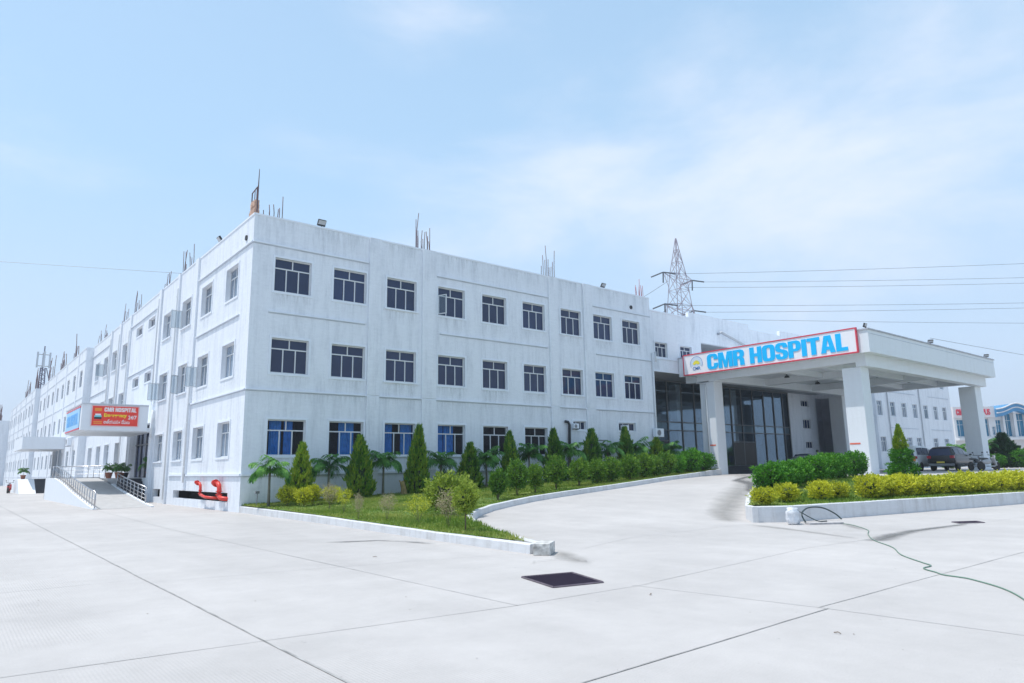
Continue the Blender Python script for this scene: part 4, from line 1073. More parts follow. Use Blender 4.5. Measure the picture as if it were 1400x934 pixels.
# second canopy
c2 = empty('side_canopy', (-.6, 52, 4.2), label='plain white box canopy over the farther side entrance', cat='canopy')
m = WMB(); m.box((-4.15, 52, 4.27), (-3.95, 62, 5.47)); m.box((-3.949, 52, 4.27), (-.603, 52.2, 5.47)); m.box((-3.949, 52.201, 4.3), (-.603, 62, 4.5)); m.build('fascia', W_CANOPY, c2)
s2 = empty('steps', (-2.8, 51, 0), label='dark steps under the farther plain canopy', cat='steps')
for i in range(8):
    m = WMB(); m.box((-2.75, 51.2 + i * .3, .17 * i), (-.62, 51.2 + (i + 1) * .3 - .003 if i < 7 else 60, .17 * (i + 1))); m.build('step', M_GRANITE, s2)
m = WMB(); m.box((-4.1, 53.4, 0), (-2.76, 60, 1.36)); v = [m.vert(p) for p in ((-4.1, 50.4, 0), (-2.76, 50.4, 0), (-2.76, 53.399, 0), (-4.1, 53.399, 0), (-2.76, 53.399, 1.36), (-4.1, 53.399, 1.36))]
for q in ((0, 1, 2, 3), (0, 5, 4, 1), (1, 4, 2), (0, 3, 5), (3, 2, 4, 5)): m.f.append([v[i] for i in q])
m.build('side_wall', W_CANOPY, s2)
#@@PART3
# ------------------------------------------------------------------ plants
def leaf_quad(mb, p, d, up, l, w):
    """a pointed leaf: p base, d direction"""
    d = d.normalized(); s = d.cross(up)
    if s.length < 1e-3: s = d.cross(Vector((1, .3, 0)))
    s.normalize()
    a = p; b = p + d * l * .5 + s * w * .5; c = p + d * l; e = p + d * l * .5 - s * w * .5
    k = len(mb.v); mb.v += [tuple(a), tuple(b), tuple(c), tuple(e)]; mb.f.append([k, k + 1, k + 2, k + 3])
def rv(r_): 
    while True:
        v = Vector((r_.uniform(-1, 1), r_.uniform(-1, 1), r_.uniform(-1, 1)))
        if .05 < v.length < 1: return v
def shrub_mesh(name, mat, n, seed, leaf=(.05, .03), shell=.55, up=.35, lump=.25, boxy=0.):
    """unit-ish shrub crown centred at z=0, radius 1"""
    r_ = random.Random(seed); mb = MB(); c = 0
    off = Vector((seed * 3.1, 0, 0))
    while c < n:
        v = rv(r_); d = v.normalized()
        rad = shell + (1 - shell) * r_.random() ** .6
        q = 1 + lump * noise.noise(d * 2.3 + off) + lump * .5 * noise.noise(d * 5 + off)
        if boxy:
            m_ = max(abs(d.x), abs(d.y), abs(d.z)); q *= (1 - boxy) + boxy / max(m_, .6) * .9
        if noise.noise(d * 3.6 + off * 2) < -.22 and rad > .72: continue
        p = d * rad * q
        ld = (d * .7 + rv(r_) * .9 + Vector((0, 0, up))).normalized()
        leaf_quad(mb, p, ld, rv(r_).normalized(), r_.uniform(.7, 1.4) * leaf[0], r_.uniform(.7, 1.3) * leaf[1]); c += 1
    return mb.mesh(name, mat, fix=False)
def stem_mesh(seed, n=5, h=1., spread=.35, r0=.03):
    r_ = random.Random(seed); mb = MB()
    for i in range(n):
        a = 6.28 * i / n + r_.uniform(-.4, .4); s_ = spread * r_.uniform(.5, 1.1)
        mb.tube([(0.03 * math.cos(a), .03 * math.sin(a), -.05), (s_ * .4 * math.cos(a), s_ * .4 * math.sin(a), h * .45), (s_ * math.cos(a + .2), s_ * math.sin(a + .2), h)], [r0, r0 * .75, r0 * .4], 5)
    return mb.mesh('stem', M_BARK, True)
def core_mesh(mat, seed):
    mb = MB(); mb.blob((0, 0, 0), .62, .62, .62, 12, 8, .4, seed); return mb.mesh('inner', mat, True)

SH_G = [shrub_mesh('foliage', M_LGRN, 3000, i + 1, (.20, .105), .5, lump=.42) for i in range(3)]
SH_F = [shrub_mesh('foliage', M_LGRN2, 3600, i + 11, (.165, .09), .55, lump=.35, boxy=.3) for i in range(3)]
SH_L = [shrub_mesh('foliage', M_LOLV, 3000, i + 21, (.19, .095), .45, lump=.45) for i in range(3)]
SH_Y = [shrub_mesh('foliage', M_LYEL, 2100, i + 31, (.21, .10), .5, up=.8, lump=.45, boxy=.2) for i in range(3)]
SH_P = [shrub_mesh('foliage', M_LPALE, 1300, i + 41, (.12, .055), .3, lump=.5) for i in range(2)]
SH_YS = [shrub_mesh('foliage', M_LYEL, 900, i + 51, (.13, .06), .35, up=.5, lump=.45) for i in range(2)]
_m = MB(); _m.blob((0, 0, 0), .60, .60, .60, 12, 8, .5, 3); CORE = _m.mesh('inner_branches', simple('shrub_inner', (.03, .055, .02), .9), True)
STM = [stem_mesh(s) for s in (1, 2, 3)]
STM_THIN = [stem_mesh(s, 4, 1., .45, .018) for s in (5, 6)]
STM_ONE = stem_mesh(8, 2, 1., .06, .04)
def shrub(name, label, cat, x, y, zg, r, h, meshes, i, stem=STM, stemh=.35, group=None, ry=None, crown_from=None):
    """h: total height above ground; crown occupies stemh*h..h"""
    o = empty(name, (x, y, zg), rnd.uniform(0, 6.28), label, cat, group)
    cf = stemh * h if crown_from is None else crown_from
    rz = (h - cf) / 2
    f = place('foliage', meshes[i % len(meshes)], o, loc=(0, 0, cf + rz), scale=(r, ry or r, rz))
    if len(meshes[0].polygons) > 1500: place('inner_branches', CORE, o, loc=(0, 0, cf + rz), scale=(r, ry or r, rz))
    place('stem', stem[i % len(stem)] if isinstance(stem, list) else stem, o, scale=(r * 1.1, r * 1.1, max(.25, cf + rz * .8)))
    return o

def lawn_shrub(label, cat, x, y, r, h, meshes, i, **k):
    return shrub(k.pop('name', 'round_shrub'), label, cat, x, y, lawn_h(x, y), r, h, meshes, i, **k)
G1 = 'clipped round shrubs along the curved kerb'
lime = [(4.01, -11.9, .62, 1.35), ]
lawn_shrub('big lime green shrub with several bare stems at the lawn bend', 'shrub', 2.5, -12.1, .60, 1.28, SH_L, 0, stemh=.12)
lawn_shrub('bright lime shrub touching the back of the big multi-stem one', 'shrub', 3.75, -11.3, .44, 1.15, SH_L, 1, stemh=.15)
lawn_shrub('small tree with one thin trunk and olive clipped crown at the bend of the kerb', 'tree', -.02, -16.75, .31, 1.12, SH_L, 2, stem=STM_ONE, stemh=.38, name='small_tree')
for i, (x, y, r, h, lb) in enumerate([
    (7.6, -8.3, 0.37, 1.22, 'narrow dark green shrub, first of the round row after the lime clump'),
    (9.35, -7.4, 0.44, 1.45, 'round green shrub on thick brown stems, second of the row on the curved kerb'),
    (10.84, -6.9, 0.38, 1.22, 'round green shrub with slim base, third of the row on the curved kerb'),
    (12.49, -6.5, 0.46, 1.50, 'tall round shrub on bunched bare stems, fourth of the curved row'),
    (14.4, -6.1, 0.46, 1.28, 'bright round shrub with yellowish top, fifth of the row on the curved kerb'),
    (15.9, -5.9, 0.48, 1.16, 'dark leafy shrub, sixth of the row on the curved kerb'),
    (17.3, -5.6, 0.51, 1.24, 'wide shrub touching its left neighbour, seventh of the row on the curved kerb'),
    (19.4, -5.0, 0.54, 1.29, 'broad green shrub, eighth of the row on the curved kerb'),
    (20.9, -4.8, 0.54, 1.34, 'broad green shrub, ninth of the row on the curved kerb'),
    (22.4, -4.3, 0.47, 1.19, 'dark green shrub, tenth of the row on the curved kerb'),
    (24.0, -3.9, 0.58, 1.34, 'big dark shrub with yellow flecks below the air conditioner'),
    (25.6, -3.6, 0.45, 1.14, 'slim dark green shrub left of the last two bushes before the porch column'),
    (27.5, -3.2, 0.65, 1.49, 'large bushy shrub with golden tips before the dark glass wall'),
    (29.9, -2.3, 0.74, 1.24, 'dense dark shrub nearest to the left porch column')]):
    lawn_shrub(lb, 'shrub', x, y, r, h, SH_G if i < 11 else SH_F, i, group=G1, stemh=.20 if i < 5 else .08)

for i, (x, y, r, h, ms, lb) in enumerate([
    (.95, -2.9, .36, .78, SH_Y, 'golden shrub nearest to the building corner and first palm'),
    (1.25, -3.9, .33, .70, SH_Y, 'golden shrub second from the building corner'),
    (1.75, -3.6, .33, .78, SH_Y, 'golden shrub third from the building corner, taller and fuller'),
    (2.35, -4.1, .36, .70, SH_Y, 'golden shrub fourth from the building corner'),
    (1.1, -6.6, .33, .98, SH_P, 'pale withered shrub with a fuzzy cream crown beside the golden group'),
    (.75, -8.5, .28, .86, SH_YS, 'small yellow shrub on bare stems standing alone on the lawn'),
    (-.12, -11.3, .16, .80, SH_P, 'nearly leafless grey twiggy sapling on the left part of the lawn'),
    (.30, -12.3, .26, .78, SH_P, 'sparse withered sapling between the bare twigs and the yellow shrub'),
    (.52, -13.7, .38, .78, SH_YS, 'sparse yellow shrub left of the big lime shrub'),
    (.25, -15.6, .36, .95, SH_P, 'dry whitish shrub in front of the big lime shrub')]):
    lawn_shrub(lb, 'shrub', x, y, r, h, ms, i, stem=STM_THIN, stemh=.18 if ms is SH_Y else .32, name='golden_shrub' if ms is not SH_P else 'withered_shrub')

# conifers
def cone_mesh(seed, n=5200, mat=M_LCON, fat=1.):
    r_ = random.Random(seed); mb = MB(); off = Vector((seed * 1.7, 4, 0))
    for _ in range(n // 9):
        t = r_.random() ** 1.15          # height 0..1
        a = r_.uniform(0, 6.283)
        prof = min(1, (t + .12) / .22) ** .5 * (1 - t ** 1.45) ** .85 * .96 + .02
        q = 1 + .38 * noise.noise(Vector((math.cos(a) * 1.6, math.sin(a) * 1.6, t * 6)) + off) + .25 * noise.noise(Vector((math.cos(a) * 4, math.sin(a) * 4, t * 17)) + off)
        rad = prof * q * fat * r_.uniform(.62, 1.0) * (1.12 if r_.random() < .12 else 1)
        c = Vector((math.cos(a) * rad, math.sin(a) * rad, t * .96))
        for k in range(9):
            p = c + Vector((r_.uniform(-.07, .07), r_.uniform(-.07, .07), r_.uniform(-.012, .012)))
            d = Vector((math.cos(a) * .55, math.sin(a) * .55, 1.0)) + rv(r_) * .5
            l = r_.uniform(.14, .26)
            s = d.cross(Vector((r_.uniform(-1, 1), r_.uniform(-1, 1), .2))).normalized() * .055
            dd = Vector((d.x * l, d.y * l, abs(d.z) * l * .28)); j = len(mb.v)
            mb.v += [tuple(p - Vector((s.x, s.y, s.z * .3))), tuple(p + Vector((s.x, s.y, s.z * .3))), tuple(p + dd)]; mb.f.append([j, j + 1, j + 2])
    return mb.mesh('foliage', mat, fix=False)
CON = [cone_mesh(i + 3, 8100) for i in range(3)]; CONB = [cone_mesh(9, 7200, mat=M_LCON2)]
mbt = MB(); mbt.tube([(0, 0, -.05), (0, 0, .95)], [.045, .01], 7); TRK = mbt.mesh('trunk', M_BARK, True)
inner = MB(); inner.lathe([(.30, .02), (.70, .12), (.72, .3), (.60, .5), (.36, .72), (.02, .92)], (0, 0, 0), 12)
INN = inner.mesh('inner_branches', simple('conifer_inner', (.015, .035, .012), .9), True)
def conifer(x, y, zg, r, h, ms, label, group=None):
    o = empty('conifer', (x, y, zg), rnd.uniform(0, 6.28), label, 'conifer', group)
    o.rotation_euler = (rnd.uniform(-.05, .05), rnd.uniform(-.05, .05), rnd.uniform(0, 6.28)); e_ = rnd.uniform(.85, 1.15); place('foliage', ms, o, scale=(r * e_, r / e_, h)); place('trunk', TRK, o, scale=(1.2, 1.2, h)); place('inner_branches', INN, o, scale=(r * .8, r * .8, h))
    return o
GC = 'pointed conifers planted along the white wall'
for i, (x, ztop, r, ms, lb) in enumerate([
    (1.95, 2.92, .62, CONB[0], 'bright yellow-green conifer behind the golden shrubs, nearest the corner'),
    (4.75, 3.25, .72, CON[0], 'dense dark conifer in front of the second wide window'),
    (7.8, 3.82, .74, CON[1], 'tall slim dark conifer, third along the wall from the corner'),
    (10.9, 3.0, .80, CON[2], 'shorter plain green conifer, fourth along the wall from the corner'),
    (13.8, 3.65, .72, CON[0], 'tall green conifer partly before the fifth wide window'),
    (16.9, 3.85, .80, CON[1], 'conifer with lit yellowish tips, sixth along the wall'),
    (20.0, 3.92, .95, CON[2], 'broad yellow-green conifer right of the black soil pipe'),
    (22.95, 4.1, .80, CON[0], 'slim conifer reaching up to the right small wall opening'),
    (25.9, 3.5, .80, CONB[0], 'light green conifer just left of the white air conditioner')]):
    zg = lawn_h(x, -1.6)
    conifer(x, -1.65 - .1 * (i % 2), zg, r * (.80 if i else .9), ztop - zg, ms, lb, GC)

# palms
def palm_crown(seed, nf=13):
    r_ = random.Random(seed); mb = MB()
    for i in range(nf):
        a = 6.283 * i / nf + r_.uniform(-.25, .25); el = (1.42, 1.05, .75, 1.2, .5, .9, 1.35)[i % 7] + r_.uniform(-.12, .12); L_ = r_.uniform(.85, 1.1)
        pts = []; p = Vector((0, 0, 0)); e = el; n = 12
        for k in range(n + 1):
            pts.append(p.copy()); p = p + Vector((math.cos(a) * math.cos(e), math.sin(a) * math.cos(e), math.sin(e))) * (L_ / n); e -= (.09 + .13 * k / n) * (1.35 if el < 1. else 1)
        mb.tube(pts, [.016 * (1 - k / (n + 2)) for k in range(n + 1)], 4, False)
        side = Vector((-math.sin(a), math.cos(a), 0))
        for k in range(2, n * 2):
            t = k / (n * 2); j = min(n - 1, int(t * n)); q = pts[j].lerp(pts[j + 1], t * n - j); tg = (pts[j + 1] - pts[j]).normalized()
            ll = .36 * math.sin(math.pi * min(1, t * .85 + .16)) + .10
            for s_ in (-1, 1):
                d = (side * s_ * .8 + tg * .75 + Vector((0, 0, -.45 + r_.uniform(-.2, .2)))).normalized()
                w = .048; nn = d.cross(Vector((0, 0, 1))).normalized() * w * .5
                m_ = q + d * ll * .55; en = q + d * ll + Vector((0, 0, -.10 * ll / .3))
                kk = len(mb.v); mb.v += [tuple(q - nn * .5), tuple(q + nn * .5), tuple(m_ + nn), tuple(m_ - nn), tuple(en)]
                mb.f += [[kk, kk + 1, kk + 2, kk + 3], [kk + 3, kk + 2, kk + 4]]
    return mb.mesh('crown', M_LPALM, fix=False)
PC = [palm_crown(s, n) for s, n in ((1, 13), (2, 12), (3, 14), (4, 11))]
mbt = MB(); mbt.tube([(0, 0, -.05), (.015, .01, .3), (0, 0, .7), (-.01, 0, 1.0)], [.075, .055, .045, .05], 9); PT = mbt.mesh('trunk', M_PALMT, True)
def palm(x, y, zg, th, s, i, label, group=None):
    o = empty('palm_tree', (x, y, zg), rnd.uniform(0, 6.28), label, 'palm', group)
    place('trunk', PT, o, scale=(1, 1, th)); place('crown', PC[i % 4], o, loc=(0, 0, th - .05), scale=(s, s, s))
    return o
GP = 'small palms planted along the white wall'
for i, (x, y, ztop, s, lb) in enumerate([
    (.45, -2.2, 2.38, 1.0, 'small bright palm closest to the building corner'),
    (3.45, -1.3, 2.55, 1.05, 'small palm between the first and second conifers'),
    (6.2, -1.3, 2.72, 1.05, 'small palm standing left of the tall slim dark conifer'),
    (9.45, -1.3, 2.72, 1.1, 'small dark palm right of the tall slim dark conifer'),
    (12.3, -1.3, 2.85, 1.1, 'small palm behind the first round shrubs of the row'),
    (15.3, -1.3, 3.15, 1.15, 'small palm in front of the last wide ground floor window'),
    (18.4, -1.3, 3.3, 1.2, 'palm standing next to the black soil pipe'),
    (21.7, -1.3, 3.35, 1.15, 'palm below the small metal bracket between two wall openings'),
    (24.3, -1.3, 3.5, 1.25, 'palm below the right small wall opening'),
    (27.4, -1.4, 3.45, 1.35, 'large palm at the end of the row beneath the air conditioner')]):
    zg = lawn_h(x, y); s *= 1.12; th = max(.6, ztop - zg - .62 * s)
    palm(x, y, zg, th, s, i, lb, GP)
# weathered stump / board leaning by the wall, little ground spike
m = MB(); m.tube([(0, 0, -.05), (-.03, 0, .3), (-.12, .02, .62)], [.17, .13, .11], 7); m.tube([(-.1, 0, .5), (-.28, 0, .66)], [.06, .03], 5)
tag(m.build('tree_stump', simple('pale_stump', (.30, .22, .09), .9, noise_amt=.3, scale=6), loc=(7.1, -1.7, lawn_h(7.1, -1.7))), 'yellowish brown leaning stump between a palm and the tall slim conifer', 'stump')
m = MB(); m.tube([(0, 0, 0), (.02, 0, .5)], .02, 6); m.box((-.07, -.05, .5), (.09, .05, .6))
tag(m.build('garden_lamp', M_GALV, loc=(.28, -1.3, lawn_h(.28, -1.3))), 'short dark spike lamp standing between the corner wall and the first palm', 'garden lamp')

# island plants
GI = 'dense dark green shrubs at the back of the island'
for i, (x, y, r, h, lb) in enumerate([
    (13.5, -16.9, .56, 1.02, 'big rounded dark green shrub at the driveway tip of the island'),
    (14.6, -16.75, .47, .92, 'dark green shrub merging with the big tip shrub, yellow leaves on top'),
    (15.8, -16.4, .52, 1.0, 'dark green shrub third from the driveway tip of the island'),
    (17.1, -16.1, .52, .95, 'dark green shrub fourth from the driveway tip, slightly lower'),
    (18.8, -15.8, .62, 1.08, 'dark green shrub fifth from the driveway tip of the island'),
    (20.9, -15.3, .62, 1.15, 'tall dark green shrub, second last of the row before the gap'),
    (22.7, -15.0, .52, 1.1, 'dark green shrub just left of the gap in the island row'),
    (25.6, -14.5, .55, 1.3, 'separate dark shrub touching the foot of the middle porch column')]):
    shrub('leafy_shrub', lb, 'shrub', x, y, isl_h(x, y), r, h, SH_F, i, group=GI, stemh=.04)
GY_ = 'golden shrubs along the front kerb of the island'
ym = [(9.5, -19.05, .36, .56, 'faded yellow-pink shrub nearest the rounded tip of the island'),
      (11.2, -18.85, .38, .60, 'round golden shrub with reddish base, second from the island tip'),
      (12.8, -19.15, .38, .64, 'bright golden shrub, third from the island tip'),
      (13.75, -19.3, .34, .58, 'golden shrub with brownish right side, fourth from the island tip'),
      (14.75, -19.9, .46, .80, 'tall golden shrub starting the continuous hedge')]
for i, (x, y, r, h, lb) in enumerate(ym): shrub('golden_shrub', lb, 'shrub', x, y, isl_h(x, y) - .02, r, h, SH_Y, i, stem=STM_THIN, stemh=.08)
for i in range(20):
    x = 15.4 + i * .62; y = yf(x) + .95 + rnd.uniform(-.08, .08) - .1
    shrub('golden_shrub', 'golden shrub grown together with its neighbours in the long yellow hedge', 'shrub', x, y, isl_h(x, y) - .02, rnd.uniform(.42, .52), rnd.uniform(.68, .84), SH_Y, i, stem=STM_THIN, group=GY_, stemh=.06)
# topiary
tp = empty('topiary', (23.4, -17.6, isl_h(23.4, -17.6)), label='three tier topiary with a ball, a drum and a pointed yellow-green top', cat='topiary')
place('lower_tier', SH_F[0], tp, loc=(0, 0, .42), scale=(.60, .60, .46)); place('ball_tier', SH_F[1], tp, loc=(0, 0, 1.08), scale=(.46, .46, .38)); place('cone_tier', CONB[0], tp, loc=(0, 0, 1.32), scale=(.30, .30, 1.2)); place('trunk', TRK, tp, scale=(1.2, 1.2, 1.8))

# ------------------------------------------------------------------ roof things
def bars(name, x, y, z, lst, label, mat=M_REBAR, group='bundles of steel starter bars on the roofs', rad=.02):
    o = empty(name, (x, y, z), label=label, cat='steel bars', group=group)
    for (dx, dy, h) in lst:
        m = MB(); lean = rnd.uniform(-.05, .05)
        m.tube([(dx, dy, -.3), (dx, dy, h * .5), (dx + lean * h, dy + rnd.uniform(-.03, .03), h)], rad, 5); m.build('bar', mat, o, smooth=True)
    return o
def rl(n, w, d, hs): return [(rnd.uniform(0, w), rnd.uniform(0, d), rnd.choice(hs) * rnd.uniform(.85, 1.1)) for _ in range(n)]
Z = 13.45
bars('starter_bars', .55, .35, Z, [(0, .1, .45), (.25, 0, .75), (.35, .3, .5), (.5, .1, .85), (.72, 0, .7), (.75, .3, .75), (.9, .1, 1.35)], 'short steel bars just right of the roof corner')
bars('starter_bars', 8.9, .35, Z, [(0, 0, 2.2), (.08, .2, 1.9), (.1, 0, 1.2), (.25, .3, 1.0), (.3, 0, 1.25), (.45, .2, .7), (.5, 0, 1.2), (.6, .3, .9), (.75, .1, 1.3), (.85, 0, 1.5), (.95, .2, .8), (.9, .3, 1.1)], 'tall steel bar bundle a third of the way along the front roof edge')
bars('starter_bars', 18.2, .35, Z, [(0, 0, 1.5), (.1, .3, .9), (.3, 0, 2.2), (.35, .2, 1.3), (.5, 0, .8), (.6, .2, 1.4), (.75, .1, .9), (.95, 0, 2.0), (1.0, .2, 1.3)], 'widely spaced steel bar bundle right of the middle of the front roof edge')
bars('starter_bars', 27.1, .35, Z, [(0, 0, .8), (.15, .2, 1.0), (.3, 0, .9), (.45, .1, 1.5), (.5, .2, 1.0), (.7, 0, 1.0), (.75, .2, 1.1), (.55, 0, .8)], 'reddish steel bar bundle at the right end of the front roof edge', M_REBARP)
def sbars(y, n, w, hs, lb): 
    bars('starter_bars', .3, y, Z, [(rnd.uniform(0, .3), rnd.uniform(0, w), rnd.choice(hs) * rnd.uniform(.85, 1.1)) for _ in range(n)], lb)
sbars(11.6, 9, 3.0, (1.0, 1.4, 1.8), 'steel bars on the left roof edge, first bundle from the corner')
sbars(16.2, 7, 3.2, (.9, 1.3, 1.6), 'steel bars on the left roof edge, second bundle from the corner')
sbars(25.6, 6, 3.0, (1.0, 1.5, 2.3), 'steel bars with one tall pair on the left roof edge above the small vents')
sbars(31.6, 5, 2.4, (1.0, 1.6, 2.2), 'steel bars forming the third tight bundle along the left roof edge')
sbars(40.5, 8, 4.5, (1.2, 1.6, 2.0), 'steel bars at the far end of the corner block roof')
for (y, n, x, h, lb) in ((52, 5, -.5, 13.35, 'steel bars above the plain side canopy'), (61, 6, -.5, 13.35, 'steel bars midway along the block behind the red banner'), (72, 7, -.5, 13.35, 'steel bars near the far end of the set forward block'), (84, 9, -1.0, 13.25, 'steel bars at the near end of the block with the mobile mast'), (96, 9, -1.0, 13.25, 'steel bars just before the mobile mast'), (127, 12, -2.6, 11.55, 'dense steel bars on the near corner of the farthest block'), (140, 14, -2.6, 11.55, 'dense steel bars further along the farthest block')):
    bars('starter_bars', x, y, h, [(rnd.uniform(0, .4), rnd.uniform(0, 4), rnd.choice((1.5, 2.2, 3.0)) * rnd.uniform(.8, 1.1)) for _ in range(n)], lb, rad=.035)
# brick stub and frame at the corner
o = empty('brick_stub', (.12, .35, Z), label='rough brick pier with a small steel frame and rod on the roof corner', cat='brick pier')
M_BRK = simple('rough_brick', (.50, .32, .24), .95, noise_amt=.45, scale=7, bump=.8, bscale=12)
m = MB()
for k in range(9): m.box((0 + rnd.uniform(-.02, .02), .1 + k * .0, k * .1), (.22 + rnd.uniform(-.02, .02), .9 - k * .03 + rnd.uniform(-.05, .05), k * .1 + .094))
m.build('brickwork', M_BRK, o)
m = MB(); m.tube([(.1, .15, .9), (.1, .15, 1.55), (.1, .85, 1.45), (.1, .85, .8)], .03, 5); m.tube([(.1, .45, .85), (.1, .45, 1.5)], .02, 5); m.tube([(.12, .12, .3), (.14, .10, 2.45)], [.05, .015], 5); m.build('steel_frame', M_REBAR, o)
def flood(x, y, z, rz, label, tilt=35, s=1.):
    o = empty('floodlight', (x, y, z), rz, label, 'floodlight', 'floodlights on the roof edges')
    m = MB(); m.tube([(0, 0, -.1), (0, 0, .12 * s)], .02, 6); m.build('bracket', M_BLACK, o)
    T = Matrix.Translation((0, 0, .24 * s)) @ Matrix.Rotation(R(tilt), 4, 'X')
    m = MB(); m.box((-.2 * s, -.05 * s, -.15 * s), (.2 * s, .05 * s, .17 * s), T); m.build('housing', M_BLACK, o)
    m = MB(); m.box((-.18 * s, -.062 * s, -.06 * s), (.18 * s, -.051 * s, .15 * s), T); m.build('lens', M_LAMP, o)
flood(3.3, .1, 13.52, 0, 'floodlight on the front parapet near the corner'); flood(23.4, .1, 13.52, 0, 'floodlight near the right end of the front parapet', 35, .9)
flood(.1, 5.6, 13.52, R(-90), 'floodlight on the left parapet near the brick pier')
flood(31.5, -13.2, 9.47, 0, 'floodlight on the near corner of the porch roof', 20, .8); flood(41.0, -13.3, 9.47, R(-60), 'small floodlight midway along the porch roof', 50, .8); flood(51.9, -13.3, 9.47, R(-60), 'small floodlight at the far corner of the porch roof', 50, .8)

# AC units
def ac(x, y, z, rz, label, s=1.):
    o = empty('air_conditioner', (x, y, z), rz, label, 'air conditioner')
    m = MB(); m.box((-.42 * s, -.32, 0), (.42 * s, 0, .58 * s)); b = m.build('casing', W_TRIM, o); bv = b.modifiers.new('b', 'BEVEL'); bv.width = .02
    m = MB(); m.lathe([(.21 * s, 0), (.21 * s, -.02), (.18 * s, -.02)], (-.12 * s, -.32, .29 * s), 18, 'y'); m.build('fan_grille', M_PIPE, o)
    m = MB(); m.lathe([(.17 * s, -.022), (.17 * s, -.026)], (-.12 * s, -.32, .29 * s), 18, 'y'); m.lathe([(.05 * s, -.027), (.05 * s, -.03)], (-.12 * s, -.32, .29 * s), 10, 'y'); m.build('fan', M_GALV, o)
    m = MB(); m.box((-.35 * s, -.35, -.05), (-.3 * s, .0, 0)); m.box((.3 * s, -.35, -.05), (.35 * s, .0, 0)); m.build('bracket', M_GALV, o)
ac(28.0, -.06, 3.62, 0, 'white outdoor air conditioner unit fixed beside the dark glass wall')
ac(20.15, .1, 4.02, 0, 'small air conditioner in the left low wall opening', .55); ac(24.75, .1, 4.0, 0, 'small air conditioner with a dark fan in the right low wall opening', .6)
ac(-.8, 46.5, 4.4, R(-90), 'pale air conditioner unit on the wall beyond the access ramp', 1.3)
m = MB(); m.tube([(21.9, -.02, 3.35), (23.1, -.02, 3.35)], .03, 6); tag(m.build('wall_bracket', M_GALV), 'thin horizontal metal bar on the wall between the two small openings', 'bracket')

# hydrant pipes on the left plinth
def hyd(y0, s, label, lowy, r=.075):
    o = empty('hydrant_pipe', (-.22, y0, .55), label=label, cat='hydrant pipe')
    m = MB(); m.tube([(.5, lowy, -.05), (.05, lowy, .0), (0, lowy * .5, .02), (0, 0, .12), (0, 0, .42 * s), (0, .06, .58 * s), (0, .22, .66 * s), (0, .42, .66 * s)], r, 10); m.build('pipe', M_REDP, o, smooth=True)
    for k, yy in enumerate((.40, .62)):
        m = MB(); m.lathe([(r * 1.5, 0), (r * 1.5, .05), (r * 1.0, .05), (r * 1.0, .2), (r * 1.35, .2), (r * 1.35, .25)], (0, yy - .05, .66 * s - .02 + (.06 if k else 0)), 12, 'y'); m.build('outlet', M_REDP, o, smooth=False)
    m = MB(); m.lathe([(r * 1.5, 0), (r * 1.5, .04)], (0, 0, .3), 12); m.lathe([(r * 1.5, 0), (r * 1.5, .04)], (0, 0, .15), 12); m.build('flange', M_REDP, o)
hyd(2.15, 1.0, 'thick bright red hydrant outlet nearest the building corner', -.5, .10)
hyd(5.1, 1.0, 'thinner dark red hydrant outlet further from the corner', -1.6, .065)

# ------------------------------------------------------------------ small ground things
def grate(pts, name, label, nb):
    o = empty(name, (pts[0][0], pts[0][1], 0), label=label, cat='drain grate')
    P = [Vector((*p, 0)) - Vector((*pts[0], 0)) for p in pts]
    m = MB(); m.poly([p + Vector((0, 0, .005)) for p in P]); m.build('pit', simple('grate_pit', (.03, .02, .03), .95, spec=.1), o, fix=False)
    m = MB()
    for a, b in zip(P, P[1:] + P[:1]): m.tube([a + Vector((0, 0, .008)), b + Vector((0, 0, .008))], .018, 4)
    m.build('frame', simple('rusty_grate', (.10, .08, .10), .7, noise_amt=.3, scale=9), o)
    m = MB()
    for k in range(1, nb):
        t = k / nb; a = P[0].lerp(P[1], t); b = P[3].lerp(P[2], t); m.tube([a + Vector((0, 0, .010)), b + Vector((0, 0, .010))], .012, 4)
    for k in range(1, 5):
        t = k / 5; a = P[0].lerp(P[3], t); b = P[1].lerp(P[2], t); m.tube([a + Vector((0, 0, .004)), b + Vector((0, 0, .004))], .008, 4)
    m.build('grille', simple('dark_grille', (.025, .02, .035), .9, spec=.1), o)
grate([(-2.83, -22.23), (-1.96, -22.47), (-2.29, -23.46), (-3.11, -23.27)], 'drain_grate', 'dark rusty drain grate set in the concrete near the kerb end block', 18)
grate([(12.05, -23.25), (12.72, -23.65), (12.36, -23.95), (11.70, -23.55)], 'drain_grate', 'small distant drain grate at the end of the wet streak', 10)
M_HOSE = simple('green_hose', (.14, .24, .18), .5)
hp = [(9.9, -20.75), (9.6, -21.5), (8.9, -22.15), (8.12, -22.7), (7.2, -23.1), (6.0, -23.75), (4.89, -24.6), (3.8, -25.2), (3.0, -25.85), (2.7, -26.1), (2.35, -26.12), (2.17, -26.23), (2.0, -26.42), (1.8, -26.6), (1.72, -26.85), (1.62, -27.03), (1.1, -27.55), (.39, -27.98), (-.6, -28.4), (-1.8, -29.2)]
def smooth_pts(P, n=6):
    P = [Vector((*p, 0)) if len(p) == 2 else Vector(p) for p in P]; out = []
    for i in range(len(P) - 1):
        a, b, c, d = P[max(0, i - 1)], P[i], P[i + 1], P[min(len(P) - 1, i + 2)]
        for k in range(n):
            t = k / n; out.append(.5 * ((2 * b) + (c - a) * t + (2 * a - 5 * b + 4 * c - d) * t * t + (3 * b - a - 3 * c + d) * t ** 3))
    out.append(P[-1]); return out
m = MB(); m.tube([p + Vector((0, 0, .012 + road(p.x, p.y))) for p in smooth_pts(hp)], .0095, 8)
